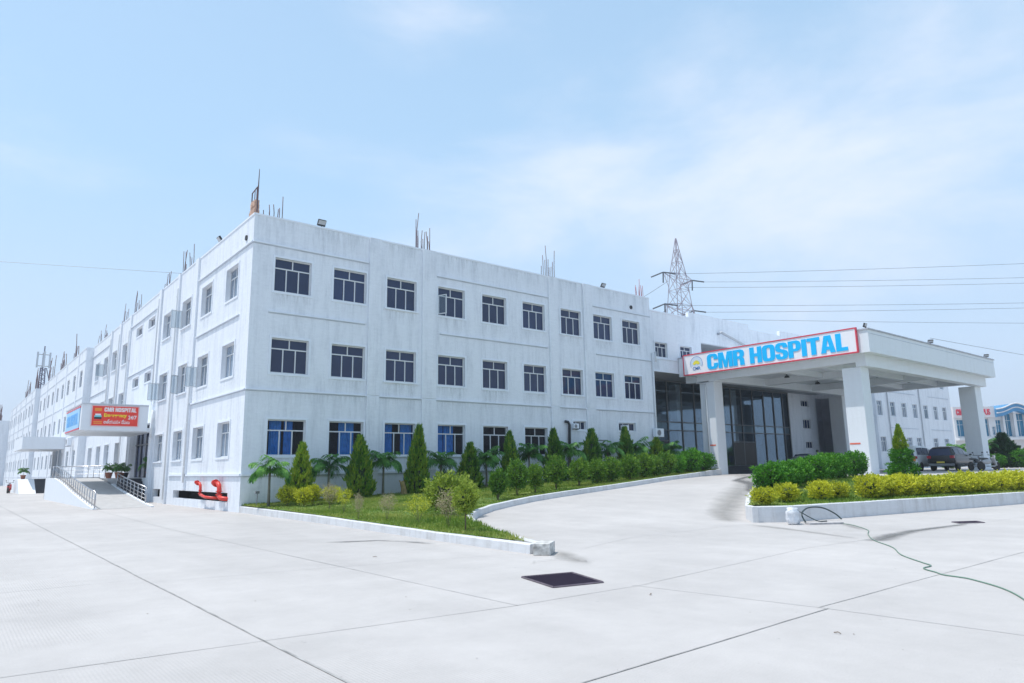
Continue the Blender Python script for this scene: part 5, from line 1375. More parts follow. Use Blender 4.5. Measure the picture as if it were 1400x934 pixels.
tag(m.build('garden_hose', M_HOSE, smooth=True), 'long green hose trailing over the concrete to the right edge', 'hose')
m = MB(); m.tube(smooth_pts([(9.35, -20.4, .02), (9.45, -20.25, .25), (9.9, -20.22, .40), (10.5, -20.33, .38), (10.9, -20.5, .2), (11.0, -20.65, .03)]), .022, 8)
m.tube(smooth_pts([(9.0, -20.3, .38), (9.35, -20.28, .30), (9.8, -20.5, .05), (10.2, -20.6, .02)]), .015, 8)
tag(m.build('garden_hose', simple('dark_hose', (.03, .05, .05), .4), smooth=True), 'dark loop of hose standing against the island kerb', 'hose')
m = MB(); m.box((-.5, -.13, 0), (.5, .13, .05)); tag(m.build('concrete_slab', simple('slab_grey', (.42, .40, .40), .9, noise_amt=.2, scale=8), loc=(9.35, -20.95, .0), rot=(0, 0, R(-33))), 'thin flat concrete slab lying beside the hose loop', 'slab')
# sack
m = MB(); prof = [(.0, 0), (.14, .0), (.19, .05), (.20, .16), (.18, .28), (.20, .36), (.13, .40), (.17, .46), (.10, .45), (.0, .40)]
n = 18; rings = []
for r_, h in prof:
    rg = []
    for k in range(n):
        a = 6.283 * k / n; q = 1 + .42 * noise.noise(Vector((math.cos(a) * 2, math.sin(a) * 2, h * 7)))
        rg.append(m.vert((math.cos(a) * r_ * q * 1.05, math.sin(a) * r_ * q * .8, h + .03 * noise.noise(Vector((a, h * 5, 2))) * (h > .3))))
    rings.append(rg)
for A, B in zip(rings, rings[1:]):
    for k in range(n): m.f.append([A[k], A[(k + 1) % n], B[(k + 1) % n], B[k]])
tag(m.build('sack', simple('white_plastic_sack', (.72, .74, .78), .4, noise_amt=.08, scale=10, bump=.8, bscale=10), smooth=True, loc=(8.75, -20.35, 0)), 'crumpled white plastic sack leaning on the island kerb', 'sack')
# leaf litter and twigs on the concrete
for i, (x, y, a, l) in enumerate([(-8.2, -26.0, .3, .16), (-2.9, -27.3, 1.2, .07), (-2.6, -24.6, .2, .10), (-3.2, -18.2, 2., .08)]):
    m = MB(); m.tube([(x, y, .01), (x + math.cos(a) * l * .5, y + math.sin(a) * l * .5, .018), (x + math.cos(a + .4) * l, y + math.sin(a + .4) * l, .01)], .005, 4)
    tag(m.build('twig', M_BARK), ['thin curved twig lying on the concrete at lower left', 'short dark twig lying on the concrete at lower right', 'small twig on the concrete right of the drain grate', 'small twig on the concrete left of the kerb'][i], 'twig')
m = MB()
for i in range(70):
    x, y = rnd.uniform(-9.5, 6), rnd.uniform(-29, -16); a = rnd.uniform(0, 6.28); l = rnd.uniform(.012, .03)
    if inside((x, y), lawn_poly): continue
    m.poly([(x, y, .006), (x + math.cos(a) * l, y + math.sin(a) * l, .012), (x + math.cos(a + 1) * l * .7, y + math.sin(a + 1) * l * .7, .007)])
tag(m.build('leaf_litter', simple('dead_leaf', (.12, .08, .05), .9), fix=False), 'scattered tiny dead leaves on the pale concrete', 'leaf litter', kind='stuff')

# potted plants
def pot(x, y, z, s, hh, label, mat=M_TERRA, i=0):
    o = empty('potted_plant', (x, y, z), rnd.uniform(0, 6), label, 'potted plant')
    m = MB(); m.lathe([(.13 * s, 0), (.19 * s, .28 * s), (.21 * s, .28 * s), (.21 * s, .34 * s), (.17 * s, .34 * s), (.17 * s, .28 * s)], (0, 0, 0), 14); m.build('pot', mat, o, smooth=False)
    place('foliage', PC[i % 4], o, loc=(0, 0, .30 * s + hh * .30), scale=(hh * .55, hh * .55, hh * .62)); place('stem', STM_THIN[0], o, loc=(0, 0, .2 * s), scale=(.25, .25, hh * .45))
pot(-1.7, 20.2, rz_(20.2), 1.1, .9, 'bushy plant in a terracotta pot, outermost on the ramp landing', i=0)
pot(-1.25, 19.7, 1.45, 1.1, 1.0, 'taller leafy plant in a terracotta pot beside the head of the railing', i=1)
pot(-.95, 20.6, 1.45, 1.0, .7, 'small plant in a terracotta pot behind the railing head', i=2)
pot(-.4, 22.2, 1.45, 1.0, .9, 'plant in a black pot by the doorway pier', M_BLACK, 0)
pot(.22, 18.1, 1.45, 1.1, 1.5, 'tall green plant in a terracotta pot inside the dark doorway', i=1)
pot(-3.6, 54.5, 1.36, 1.2, 1.2, 'plant in a pot beside the farther dark steps', i=2)

# ------------------------------------------------------------------ vehicles
def car(name, label, x, y, z, rz, L_=4.5, W=1.8, H=1.75, kind='suv', paint=(.02, .02, .022), dark=M_DGLASS):
    o = empty(name, (x, y, z), rz, label, 'car')
    mp = simple(name + '_paint', paint, .22, 0., .6)
    # stations from rear (x=0) to front: (x, floor, belt, roof, halfwidth belt, halfwidth roof)
    if kind == 'suv': S = [(0, .45, .95, .96, .80, .60), (.06, .32, 1.05, 1.55, .88, .66), (.45, .28, 1.10, H, .90, .70), (1.6, .26, 1.10, H + .02, .90, .71), (2.6, .26, 1.08, H - .03, .90, .69), (3.3, .27, 1.05, 1.10, .90, .80), (4.1, .28, .98, 1.0, .88, .78), (4.42, .34, .85, .87, .78, .66), (4.5, .45, .65, .67, .66, .55)]
    elif kind == 'van': S = [(0, .42, .95, .97, .78, .66), (.05, .32, 1.05, 1.6, .84, .70), (.3, .28, 1.08, H, .85, .73), (2.0, .26, 1.08, H + .03, .85, .73), (3.2, .26, 1.05, H - .08, .85, .70), (4.0, .27, 1.0, 1.05, .85, .74), (4.35, .30, .85, .87, .80, .66), (4.45, .4, .65, .67, .66, .55)]
    else: S = [(0, .42, .75, .77, .74, .6), (.08, .30, .92, .95, .82, .7), (.9, .26, .98, 1.02, .85, .72), (1.35, .25, .96, H, .85, .60), (2.5, .25, .94, H, .85, .60), (3.2, .25, .92, .96, .85, .75), (4.1, .28, .78, .80, .82, .68), (4.3, .4, .6, .62, .68, .55)]
    k = L_ / S[-1][0]; m = MB(); rings = []
    for (sx, f, b, r_, hb, hr) in S:
        hb *= W / 1.8; hr *= W / 1.8
        P = [(-hb * .86, f), (-hb, f + .15), (-hb * 1.01, (f + b) / 2), (-hb * .97, b), (-hr, r_ - .06 * (r_ > 1.2)), (-hr * .8, r_), (0, r_ + .015)]
        P = P + [(-a, c) for a, c in P[-2::-1]]
        rings.append([m.vert((sx * k, a, c)) for a, c in P])
    for A, B in zip(rings, rings[1:]):
        for q in range(len(A) - 1): m.f.append([A[q], B[q], B[q + 1], A[q + 1]])
        m.f.append([A[-1], B[-1], B[0], A[0]])
    m.f.append(rings[0]); m.f.append(rings[-1][::-1])
    b_ = m.build('body', mp, o, smooth=True)
    bv = b_.modifiers.new('s', 'SUBSURF'); bv.levels = bv.render_levels = 1
    # glazing following the upper body
    def interp(sx):
        for A, B in zip(S, S[1:]):
            if sx <= B[0]: t = (sx - A[0]) / (B[0] - A[0]); return [a + (c - a) * t for a, c in zip(A, B)]
        return S[-1]
    spans = {'suv': [(.35, 1.15), (1.25, 2.1), (2.2, 2.95)], 'van': [(.35, 1.4), (1.5, 2.6), (2.7, 3.5)], 'sedan': [(1.15, 2.0), (2.08, 2.8)]}[kind]
    for s_ in (-1, 1):
        for a, c in spans:
            pa, pc = interp(a), interp(c); w_ = W / 1.8; m = MB()
            def pt(p, t): return (p[0] * k, s_ * ((p[4] * .97 + (p[5] - p[4] * .97) * t) * w_ + .012), p[2] + (p[3] - .06 - p[2]) * t)
            m.poly([pt(pa, .12), pt(pc, .12), pt(pc, .85), pt(pa, .85)]); m.build('window', dark, o, fix=False)
    zr0, zr1 = (1.08, 1.52) if kind != 'sedan' else (.98, 1.3)
    m = MB(); w_ = W / 1.8
    if kind == 'sedan': m.poly([(.95 * k, -.6, 1.04), (.95 * k, .6, 1.04), (1.33 * k, .52, 1.38), (1.33 * k, -.52, 1.38)])
    else: m.poly([(.00, -.70 * w_, zr0), (.00, .70 * w_, zr0), (.05, .60 * w_, zr1 + .02), (.05, -.60 * w_, zr1 + .02)])
    m.build('rear_window', dark, o, fix=False)
    m = MB(); m.box((-.05, -.82 * w_, .34), (.10, .82 * w_, .52)); bb = m.build('bumper', mp if kind != 'suv' else M_GALV, o); q = bb.modifiers.new('b', 'BEVEL'); q.width = .04; q.segments = 2
    for s_ in (-1, 1):
        m = MB(); y0, y1 = sorted((s_ * .60 * w_, s_ * .86 * w_)); m.box((-.02, y0, .88 if kind != 'sedan' else .7), (.14, y1, 1.06 if kind != 'sedan' else .84)); m.build('tail_light', M_TAIL, o)
        m = MB(); y0, y1 = sorted((s_ * .5 * w_, s_ * .74 * w_)); m.box((L_ - .2, y0, .66), (L_ - .06, y1, .78)); m.build('headlight', M_LAMP, o)
        m = MB(); y0, y1 = sorted((s_ * .9 * w_, s_ * 1.04 * w_)); m.box((L_ * .70, y0, 1.06 if kind != 'sedan' else .95), (L_ * .74, y1, 1.18 if kind != 'sedan' else 1.05)); m.build('mirror', mp, o)
        for wx in (.18, .80):
            t_ = MB(); rr_ = .33; t_.lathe([(.20, -.10), (rr_ - .03, -.10), (rr_, -.06), (rr_, .06), (rr_ - .03, .10), (.20, .10)], (0, 0, 0), 20, 'y')
            w = t_.build('wheel', M_TYRE, o, loc=(wx * L_, s_ * .78 * w_, rr_)); r_ = MB(); r_.lathe([(.2, -.09), (.2, .09)], (0, 0, 0), 16, 'y'); r_.build('rim', M_RIM, w)
    m = MB(); m.box((-.06, -.25, .55), (-.045, .25, .66)); m.build('number_plate', simple('plate_yellow', (.75, .6, .1), .5) if kind == 'suv' else M_WHT, o)
    return o
car('parked_car', 'dark grey sport utility car parked with its rear toward the yellow hedge', 44.6, -11.75, 1.0, R(2), H=1.72, paint=(.012, .013, .016))
v = car('parked_car', 'white people carrier with a printed rear panel parked behind the topiary', 44.0, -9.6, 1.0, R(2), L_=4.45, W=1.72, H=1.82, kind='van', paint=(.72, .74, .76))
m = MB(); m.box((-.02, -.75, .72), (-.005, -.45, .98)); m.build('sticker', M_ORG, v)
car('parked_car', 'silver saloon standing in the shade before the glass wall', 40.3, -3.2, 1.0, R(4), L_=4.3, W=1.7, H=1.45, kind='sedan', paint=(.35, .37, .4))
def bike(name, label, cat, x, y, z, rz, scooter, paint):
    o = empty(name, (x, y, z), rz, label, cat)
    mp = simple(name + '_paint', paint, .35)
    for wx in (-.62, .62):
        t_ = MB(); t_.lathe([(.2, -.04), (.29, -.05), (.31, 0), (.29, .05), (.2, .04)], (0, 0, 0), 18, 'y'); w = t_.build('wheel', M_TYRE, o, loc=(wx, 0, .31)); r_ = MB(); r_.lathe([(.2, -.03), (.2, .03)], (0, 0, 0), 14, 'y'); r_.build('rim', M_RIM, w)
    m = MB(); m.blob((-.15 if scooter else .1, 0, .62), .42 if scooter else .28, .15, .2, 12, 8); m.build('rear_body' if scooter else 'fuel_tank', mp, o, smooth=True)
    m = MB(); m.blob((-.35, 0, .80), .42, .13, .07, 12, 6); m.build('seat', M_BLACK, o, smooth=True)
    m = MB(); m.tube([(.62, 0, .31), (.48, 0, .75), (.42, 0, 1.02)], .035, 8); m.build('fork', M_GALV, o, smooth=True)
    m = MB(); m.tube([(.36, -.33, 1.05), (.42, -.1, 1.02), (.42, .1, 1.02), (.36, .33, 1.05)], .018, 6); m.build('handlebar', M_BLACK, o, smooth=True)
    m = MB(); m.blob((.52, 0, .92), .09, .1, .1, 10, 8); m.build('headlight', M_LAMP, o, smooth=True)
    for s_ in (-1, 1): m = MB(); m.tube([(.38, s_ * .25, 1.05), (.36, s_ * .3, 1.2)], .01, 5); m.blob((.36, s_ * .31, 1.23), .02, .06, .045, 8, 6); m.build('mirror', M_BLACK, o, smooth=True)
    if scooter:
        m = MB(); T = Matrix.Translation((.42, 0, .62)) @ Matrix.Rotation(R(-15), 4, 'Y'); m.box((-.03, -.18, -.3), (.05, .18, .25), T); q = m.build('front_shield', mp, o); w = q.modifiers.new('b', 'BEVEL'); w.width = .03; w.segments = 2
        m = MB(); m.box((-.05, -.14, .28), (.4, .14, .34)); m.build('footboard', mp, o)
    else:
        m = MB(); m.tube([(.45, 0, .75), (.1, 0, .6), (-.3, 0, .6), (-.62, 0, .31)], .03, 6); m.blob((.0, 0, .42), .22, .13, .17, 10, 8); m.build('engine', M_GALV, o, smooth=True)
        m = MB(); m.tube([(.1, -.14, .3), (-.6, -.16, .33)], .035, 8); m.build('exhaust', M_STEEL, o, smooth=True)
    m = MB(); m.blob((.62, 0, .58), .2, .06, .06, 10, 6); m.build('mudguard', mp, o, smooth=True)
bike('scooter', 'pale grey scooter with raised mirrors parked before the right porch column', 'scooter', 43.7, -14.9, 1.0, R(-25), True, (.35, .37, .40))
bike('motorcycle', 'black motorcycle parked between the dark car and the scooter', 'motorcycle', 44.9, -13.8, 1.0, R(-10), False, (.02, .02, .025))
bike('scooter', 'red and white scooter parked near the farther dark steps', 'scooter', -4.6, 55.5, 0, R(80), True, (.6, .05, .05))
bike('motorcycle', 'dark motorcycle standing before the glass entrance wall', 'motorcycle', 38.2, .9 + 1.2, 1.56, R(15), False, (.03, .03, .04))

# person under the porch
def person(x, y, z, rz):
    V = [(0, 0, .95), (0, 0, 1.15), (0, .03, 1.38), (0, .03, 1.50), (0, 0, 1.62), (0, -.02, 1.74),
         (.19, .02, 1.42), (.26, .02, 1.15), (.22, -.14, .98), (-.19, .02, 1.42), (-.27, 0, 1.15), (-.24, -.12, .97),
         (.10, 0, .88), (.11, -.02, .48), (.12, .0, .07), (.12, -.14, .03), (-.10, 0, .88), (-.12, .02, .48), (-.13, .06, .07), (-.13, -.08, .03)]
    Ed = [(0, 1), (1, 2), (2, 3), (3, 4), (4, 5), (2, 6), (6, 7), (7, 8), (2, 9), (9, 10), (10, 11), (0, 12), (12, 13), (13, 14), (14, 15), (0, 16), (16, 17), (17, 18), (18, 19)]
    Rr = [.15, .14, .15, .055, .085, .085, .062, .045, .035, .062, .045, .035, .09, .06, .04, .035, .09, .06, .04, .035]
    me = bpy.data.meshes.new('person'); me.from_pydata(V, Ed, [])
    o = bpy.data.objects.new('person', me); col.objects.link(o); o.location = (x, y, z); o.rotation_euler = (0, 0, rz)
    mod = o.modifiers.new('skin', 'SKIN'); o.modifiers.new('sub', 'SUBSURF').render_levels = 2
    for i, r_ in enumerate(Rr): me.skin_vertices[0].data[i].radius = (r_, r_ * .8)
    me.skin_vertices[0].data[0].use_root = True
    m_, nt, b = newmat('person_clothes'); g = nt.nodes.new('ShaderNodeTexCoord'); sp_ = nt.nodes.new('ShaderNodeSeparateXYZ'); nt.links.new(g.outputs['Object'], sp_.inputs[0])
    cr = nt.nodes.new('ShaderNodeValToRGB'); cr.color_ramp.interpolation = 'CONSTANT'; mr = nt.nodes.new('ShaderNodeMath'); mr.operation = 'MULTIPLY'; mr.inputs[1].default_value = .5; nt.links.new(sp_.outputs['Z'], mr.inputs[0]); nt.links.new(mr.outputs[0], cr.inputs['Fac'])
    e = cr.color_ramp.elements; e[0].color = (.02, .02, .03, 1); e[1].position = .46; e[1].color = (.10, .12, .45, 1); q = e.new(.755); q.color = (.22, .12, .08, 1)
    nt.links.new(cr.outputs['Color'], b.inputs['Base Color']); me.materials.append(m_)
    h = MB(); h.blob((0, .015, 1.72), .10, .115, .11, 12, 8); h.build('hair', M_BLACK, o, smooth=True)
    tag(o, 'person in a blue shirt and dark trousers standing by the grey porch wall', 'person')
person(48.5, -.85, 1.0, R(30))

# ------------------------------------------------------------------ pylon and lines
M_PYL = simple('pylon_steel', (.32, .27, .32), .6, .1)
M_INS = simple('insulator', (.05, .06, .08), .4)
py = empty('transmission_pylon', (94.3, 46.6, 0), R(2), 'tall lattice electricity pylon standing behind the entrance block', 'pylon')
def pyl():
    def hw(z): return 4.3 - (4.3 - 1.6) * min(z, 31) / 31 if z <= 31 else (1.6 - .5 * (z - 31) / 6 if z <= 37 else 1.1 * max(.05, (44.5 - z) / 7.5))
    m = MB(); lv = [0, 8, 14, 19, 23, 26.5, 29, 31, 34, 37, 39.5, 42, 44.3]
    C4 = [(-1, -1), (1, -1), (1, 1), (-1, 1)]
    for cx_, cy_ in C4: m.tube([(cx_ * hw(z), cy_ * hw(z), z) for z in lv], .075, 4)
    m.build('leg', M_PYL, py)
    m = MB()
    for z0, z1 in zip(lv, lv[1:]):
        for i in range(4):
            a, b = C4[i], C4[(i + 1) % 4]
            m.tube([(a[0] * hw(z0), a[1] * hw(z0), z0), (b[0] * hw(z1), b[1] * hw(z1), z1)], .05, 3); m.tube([(b[0] * hw(z0), b[1] * hw(z0), z0), (a[0] * hw(z1), a[1] * hw(z1), z1)], .05, 3)
            m.tube([(a[0] * hw(z1), a[1] * hw(z1), z1), (b[0] * hw(z1), b[1] * hw(z1), z1)], .045, 3)
    m.build('lattice', M_PYL, py)
    for z in (31, 37):
        for s_ in (-1, 1):
            m = MB(); tip = Vector((s_ * 4.6, 0, z - .2)); w = hw(z)
            for yy in (-1, 1):
                m.tube([(s_ * w, yy * w, z), tip], .06, 3); m.tube([(s_ * hw(z - 2.2), yy * hw(z - 2.2), z - 2.2), tip], .06, 3)
                for t in (.3, .6): m.tube([Vector((s_ * w, yy * w, z)).lerp(tip, t), Vector((s_ * hw(z - 2.2), yy * hw(z - 2.2), z - 2.2)).lerp(tip, t)], .03, 3)
            m.build('cross_arm', M_PYL, py)
            for dv in (Vector((1.7, -1.5, -.35)), Vector((-1.7, 1.5, -.9)), Vector((0, .1, -2.0))):
                m = MB(); m.tube([tip, tip + dv], .13, 6); m.build('insulator', M_INS, py)
pyl()
def wire(p0, p1, sag, label, r_=.028, group='power lines running right from the pylon'):
    P = []; a, b = Vector(p0), Vector(p1)
    for k in range(25):
        t = k / 24; q = a.lerp(b, t); q.z -= sag * 4 * t * (1 - t); P.append(q)
    m = MB(); m.tube(P, r_, 4); tag(m.build('power_line', M_INS), label, 'power line', group)

PYT = Vector((94.3, 46.6, 0))
WD = Vector((.75, -.66, 0))
AX = Vector((math.cos(R(2)), math.sin(R(2)), 0)); DV = Vector((math.cos(R(2)) * 1.7 + math.sin(R(2)) * 1.5, math.sin(R(2)) * 1.7 - math.cos(R(2)) * 1.5, -.35))
def tipp(s_, z): return PYT + AX * (s_ * 4.6) + Vector((0, 0, z - .2)) + DV
for (p0, p1, sg_, lb) in [(tipp(-1, 37), (170.1, -28.6, 37.0), .6, 'uppermost power line right of the pylon'), (tipp(1, 37), (181.5, -24.4, 36.3), .5, 'second power line from the top right of the pylon'),
    (PYT + Vector((.8, -.8, 34.6)), (177, -25.9, 34.3), .6, 'third power line from the top right of the pylon'), (tipp(-1, 31), (182, -22.5, 31.5), .5, 'fourth power line from the top right of the pylon'),
    (tipp(1, 31), (183, -26, 30.2), .4, 'fifth power line from the top, crossing above the porch roof'), (PYT + Vector((1, -1, 28.6)), (190, -17.8, 28.2), .4, 'lowest power line just above the porch roof')]:
    wire(p0, p1, sg_, lb)
wire((-50.0, 138.1, 40.3), (67.9, 75.2, 36), 0.3, 'single thin power line crossing the sky at the far left', .03, None)
for k, (z, dx) in enumerate(((36.6, -1), (30.9, -1))):
    wire((93.0 - k, 47.9, z - .6), (70 - k, 47.5, 24.5 - 5.5 * k), .5, ['upper line leaving the pylon to the left', 'lower line leaving the pylon to the left'][k], .035, 'power lines running left from the pylon')
wire((41.0, -13.3, 9.9), (75.0, -24.6, 7.4), .15, 'thin cable running right from the small floodlight on the porch roof', .012, None)

# ------------------------------------------------------------------ mobile mast on the far roof
mm = empty('mobile_mast', (1.2, 104, 13.0), label='mobile phone mast with panel antennas on the distant left roof', cat='mast')
m = MB()
for (a, b) in ((-.5, -.5), (.5, -.5), (0, .5)): m.tube([(a, b, 0), (a * .6, b * .6, 6.0)], .10, 5)
for k in range(8):
    z = k * .75; m.tube([(-.45, -.45, z), (.42, -.42, z + .7)], .05, 4); m.tube([(.45, -.45, z), (-.42, -.42, z + .7)], .05, 4)
m.tube([(0, 0, 5.8), (0, 0, 9.6)], .10, 6); m.tube([(.5, 0, 6), (2.2, .6, 0)], .07, 5); m.tube([(2.2, .6, 0), (2.2, .6, .3)], .07, 5)
m.build('tower', simple('mast_steel', (.14, .14, .20), .6, .3), mm)
m = MB()
for z in (6.3, 8.2): 
    m.tube([(-.85, 0, z), (.85, 0, z)], .06, 5); m.tube([(0, -.85, z), (0, .85, z)], .06, 5)
m.build('head_frame', M_GALV, mm)
for (a, b) in ((-.85, 0), (.85, 0), (0, -.85), (0, .85)):
    m = MB(); m.box((a - .13, b - .1, 6.0), (a + .13, b + .1, 8.6)); m.build('panel_antenna', simple('antenna_grey', (.45, .48, .52), .5), mm)

# ------------------------------------------------------------------ blue campus building and trees at right

cb = empty('campus_building', (119.9, 12.0, .6), math.atan2(-7.3, 9.7), 'white and blue building with red lettered sign and curved blue roof', 'building')
M_CW = simple('campus_white', (.66, .66, .67), .7, noise_amt=.06, scale=.8); M_CB = simple('campus_blue', (.06, .24, .45), .5, noise_amt=.1, scale=.6); M_CG = glass_dark('campus_glass', (.02, .16, .28), .1, .6)
ho = [(.4, 1.8, 5.0, 7.8), (2.0, 3.4, 5.0, 7.8), (5.1, 6.0, 5.0, 7.9), (6.5, 7.1, 5.2, 6.6), (7.0 + .2, 8.2, 5.4, 7.7), (8.7, 10.0, 4.9, 8.7), (10.7, 12.2, 4.9, 8.7), (12.9, 14.3, 4.9, 8.7), (15, 16.5, 5.4, 7.8), (18, 19.5, 5.4, 7.8)] + [(5.2 + 2.2 * i, 6.5 + 2.2 * i, .3, 3.4) for i in range(7)]
m = facade(FR, 0, 24, -.6, 8.9, ho, .4)
m.poly([(0, 0, -.6), (0, 12, -.6), (0, 12, 8.9), (0, 0, 8.9)]); m.poly([(24, 0, -.6), (24, 12, -.6), (24, 12, 8.9), (24, 0, 8.9)]); m.poly([(0, 0, 8.9), (24, 0, 8.9), (24, 12, 8.9), (0, 12, 8.9)])
m.build('wall', M_CW, cb, fix=False)
for i, (a, b, c, d) in enumerate(ho):
    if d < 4: 
        m = MB(); m.poly([(a, .39, c), (b, .39, c), (b, .39, d), (a, .39, d)]); m.build('arcade_recess', simple('brown_red_wall', (.22, .09, .07), .8), cb, fix=False)
    else: window(cb, FR, a, c, b - a, d - c, 'two', M_CG, surround=False, depth=.25)
m = MB(); m.box((-.3, -1.4, 4.35), (24, 0, 4.75)); m.build('ledge', M_CW, cb)
m = MB(); m.box((-.2, -.5, 8.1), (6.9, -.003, 9.9)); m.build('sign_band', simple('sign_cream', (.72, .68, .68), .5), cb)
put_text('lettering', block_text('CMR', 1.5, 1.0, .06), M_SIGNR, cb, FR, .3, 8.5, .54); put_text('lettering', block_text('CAMPUS'.replace('U', 'O'), 1, 1, .06) if False else font_text('CAMPUS', 3.0, 1.0, .06, .03), M_SIGNR, cb, FR, 3.1, 8.5, .54)
P = []
for k in range(61):
    u = 6.9 + 17.1 * k / 60; P.append((u, 9.0 + .95 * math.exp(-((u - 10.4) / 1.9) ** 2) + .95 * math.exp(-((u - 18.4) / 1.9) ** 2)))
m = MB(); yv = -.9
for (u0, z0), (u1, z1) in zip(P, P[1:]):
    m.poly([(u0, yv, z0 - .9), (u1, yv, z1 - .9), (u1, yv, z1 + .4), (u0, yv, z0 + .4)]); m.poly([(u0, yv, z0 + .4), (u1, yv, z1 + .4), (u1, 6, z1 + .4), (u0, 6, z0 + .4)]); m.poly([(u0, yv, z0 - .9), (u1, yv, z1 - .9), (u1, 0, z1 - .9), (u0, 0, z0 - .9)])
m.poly([(6.9, yv, 8.1), (6.9, yv, 9.4), (6.9, 6, 9.4), (6.9, 0, 8.1)])
m.build('curved_roof', M_CB, cb, fix=False)
m = MB(); m.tube([(u, yv - .03, z - .25) for u, z in P], .10, 5); m.tube([(u, yv - .03, z + .42) for u, z in P], .12, 5); m.build('roof_trim', M_CW, cb)
for a, b, d, h in ((4.4, 4.9, .6, 8.1), (8.25, 8.6, .35, 8.9), (10.1, 10.6, .35, 8.9), (12.3, 12.8, .35, 8.9), (-.2, .2, .45, 8.05)):
    m = MB(); m.box((a, -d, 4.76), (b, 0, h)); m.build('column', M_CW, cb)
# trees between the porch and the campus building
conifer(63.6, -10.3, 1.0, 1.25, 3.1, cone_mesh(21, 6000, M_LDARK, 1.15), 'wide dark conical tree standing right of the porch')
palm(62.6, -9.3, 1.0, 1.9, 1.25, 0, 'far palm left of the wide dark conical tree'); palm(66.2, -12.4, 1.0, 2.1, 1.3, 1, 'far palm right of the wide dark conical tree'); palm(60.6, -7.6, 1.0, 1.6, 1.2, 2, 'far palm seen between the right wing and the right porch column')
shrub('leafy_shrub', 'dark bushy shrub in front of the campus building, at the right edge', 'shrub', 63.9, -11.6, 1.0, 1.1, 1.6, SH_F, 0, stemh=.05)
shrub('leafy_shrub', 'low dark shrub left of the wide dark conical tree', 'shrub', 62.0, -9.9, 1.0, .9, 1.2, SH_F, 1, stemh=.05)
shrub('leafy_shrub', 'small green shrub behind the scooter beside the porch column', 'shrub', 59.6, -7.3, 1.0, .9, 1.1, SH_F, 2, stemh=.05)

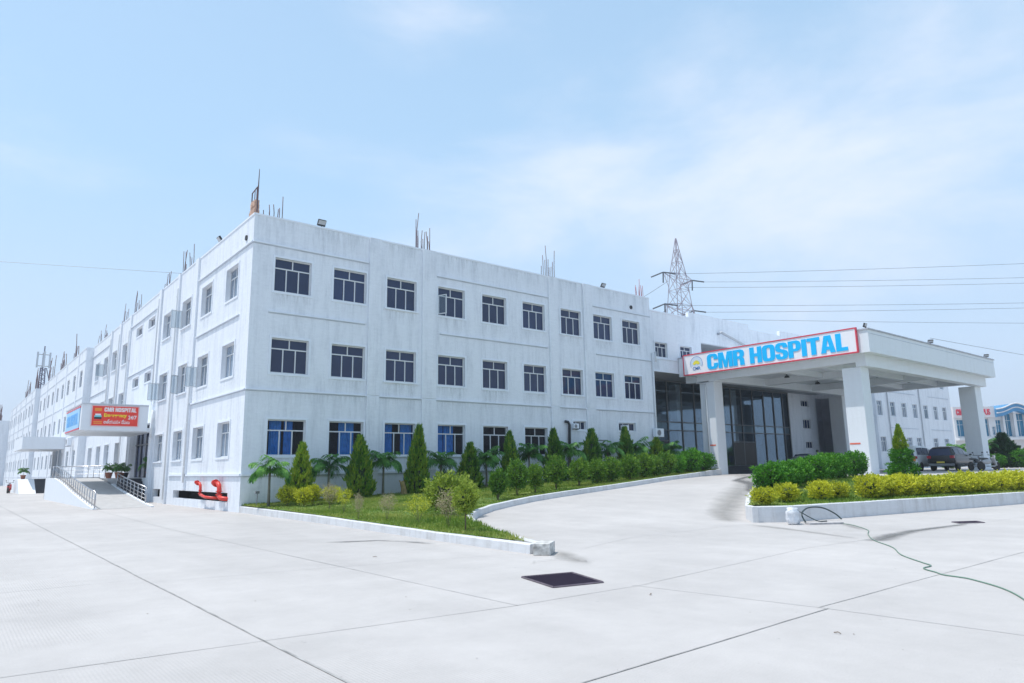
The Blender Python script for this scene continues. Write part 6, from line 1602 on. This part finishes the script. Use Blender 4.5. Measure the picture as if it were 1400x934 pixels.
# ------------------------------------------------------------------ sky, sun, camera
def world():
    w = bpy.data.worlds.new('World'); scene.world = w; w.use_nodes = True; nt = w.node_tree; L = nt.links.new
    bg = nt.nodes['Background']; bg.inputs['Strength'].default_value = SKY_S
    sk = nt.nodes.new('ShaderNodeTexSky'); sk.sky_type = 'NISHITA'; sk.sun_disc = False
    sk.sun_elevation = SUN_EL; sk.sun_rotation = SUN_ROT; sk.air_density = 1.0; sk.dust_density = 1.5; sk.ozone_density = 1.6
    tc = nt.nodes.new('ShaderNodeTexCoord')
    mp = nt.nodes.new('ShaderNodeMapping'); mp.inputs['Scale'].default_value = (1, 1, 2.6); mp.inputs['Location'].default_value = CLOUD_LOC; L(tc.outputs['Generated'], mp.inputs['Vector'])
    n = nt.nodes.new('ShaderNodeTexNoise'); n.inputs['Scale'].default_value = 2.3; n.inputs['Detail'].default_value = 7; n.inputs['Roughness'].default_value = .58; n.inputs['Distortion'].default_value = .25
    L(mp.outputs['Vector'], n.inputs['Vector'])
    r = nt.nodes.new('ShaderNodeMapRange'); r.inputs['From Min'].default_value = .50; r.inputs['From Max'].default_value = 1.0; r.inputs['To Max'].default_value = .8; r.interpolation_type = 'SMOOTHSTEP'
    acc = n.outputs['Fac']
    for (dv, rad, amp) in [((0.736, 0.53, 0.422), 0.22, 0.9), ((0.853, 0.322, 0.41), 0.24, 1.0), ((0.891, 0.202, 0.407), 0.24, 0.9), ((0.623, 0.656, 0.426), 0.14, 0.6), ((0.419, 0.712, 0.563), 0.1, 0.7), ((0.312, 0.807, 0.501), 0.1, 0.55), ((0.821, 0.458, 0.34), 0.2, 0.6)]:
        ds = nt.nodes.new('ShaderNodeVectorMath'); ds.operation = 'DISTANCE'; L(tc.outputs['Generated'], ds.inputs[0]); ds.inputs[1].default_value = dv
        mr = nt.nodes.new('ShaderNodeMapRange'); mr.interpolation_type = 'SMOOTHSTEP'; mr.inputs['From Min'].default_value = rad * 1.35; mr.inputs['From Max'].default_value = 0; mr.inputs['To Max'].default_value = .17 * amp; L(ds.outputs['Value'], mr.inputs['Value'])
        ad = nt.nodes.new('ShaderNodeMath'); ad.operation = 'ADD'; L(acc, ad.inputs[0]); L(mr.outputs['Result'], ad.inputs[1]); acc = ad.outputs[0]
    L(acc, r.inputs['Value'])
    # whitish veil low in the sky
    sp = nt.nodes.new('ShaderNodeSeparateXYZ'); L(tc.outputs['Generated'], sp.inputs[0])
    v = nt.nodes.new('ShaderNodeMapRange'); v.inputs['From Min'].default_value = -.02; v.inputs['From Max'].default_value = .62; v.inputs['To Min'].default_value = .93; v.inputs['To Max'].default_value = .60
    L(sp.outputs['Z'], v.inputs['Value'])
    m1 = nt.nodes.new('ShaderNodeMix'); m1.data_type = 'RGBA'; L(v.outputs['Result'], m1.inputs[0]); L(sk.outputs[0], m1.inputs[6]); 
    vz = nt.nodes.new('ShaderNodeMapRange'); vz.inputs['From Min'].default_value = 0; vz.inputs['From Max'].default_value = .38; L(sp.outputs['Z'], vz.inputs['Value'])
    m0 = nt.nodes.new('ShaderNodeMix'); m0.data_type = 'RGBA'; L(vz.outputs['Result'], m0.inputs[0]); m0.inputs[6].default_value = VEIL_LOW; m0.inputs[7].default_value = VEIL; L(m0.outputs[2], m1.inputs[7])
    m2 = nt.nodes.new('ShaderNodeMix'); m2.data_type = 'RGBA'; L(r.outputs['Result'], m2.inputs[0]); L(m1.outputs[2], m2.inputs[6]); m2.inputs[7].default_value = CLOUD
    L(m2.outputs[2], bg.inputs['Color'])
SUNV = Vector((-.30, .20, 1)).normalized()
SUN_EL = math.asin(SUNV.z); SUN_ROT = math.atan2(SUNV.x, SUNV.y)
SKY_S = .138
VEIL = (3.45, 5.25, 7.1, 1); VEIL_LOW = (4.7, 5.45, 6.8, 1); CLOUD = (5.9, 6.2, 7.0, 1); CLOUD_LOC = (7, 1, 2)
world()
sun = bpy.data.lights.new('sun', 'SUN'); sun.energy = 3.4; sun.angle = R(.55); sun.color = (1, .97, .92)
so = bpy.data.objects.new('sun', sun); so.rotation_euler = SUNV.to_track_quat('Z', 'Y').to_euler(); so.location = (0, 0, 60); col.objects.link(so)

cam = bpy.data.cameras.new('camera'); cam.sensor_width = 36; cam.lens = 942.68 / 1400 * 36; cam.clip_end = 5000; cam.clip_start = .1
co = bpy.data.objects.new('camera', cam); col.objects.link(co)
rr = Vector((0.77510467, -0.63163181, -0.01593754)); uu = Vector((-0.10169155, -0.14960646, 0.98350228)); ff = Vector((0.62359568, 0.7606965, 0.18019228))
Mc = Matrix((rr, uu, -ff)).transposed().to_4x4(); Mc.translation = (-10.0791461, -30.92202643, 1.7)
co.matrix_world = Mc
scene.camera = co
scene.view_settings.view_transform = 'Standard'; scene.view_settings.look = 'None'; scene.view_settings.gamma = 1
scene.view_settings.exposure = .22
scene.cycles.max_bounces = 6; scene.cycles.transparent_max_bounces = 10
scene.render.film_transparent = False

# aerial haze: one closed box of thin air round everything
hz = MB(); hz.box((-1000, -600, -3), (1100, 1100, 60))
mh = bpy.data.materials.new('air'); mh.use_nodes = True; nh = mh.node_tree; nh.nodes.clear()
out = nh.nodes.new('ShaderNodeOutputMaterial'); pv = nh.nodes.new('ShaderNodeVolumePrincipled'); pv.inputs['Density'].default_value = .0007; pv.inputs['Color'].default_value = (.88, .94, 1, 1); pv.inputs['Anisotropy'].default_value = .3
nh.links.new(pv.outputs[0], out.inputs['Volume'])
tag(hz.build('haze', mh), kind='stuff')
scene.cycles.volume_bounces = 0
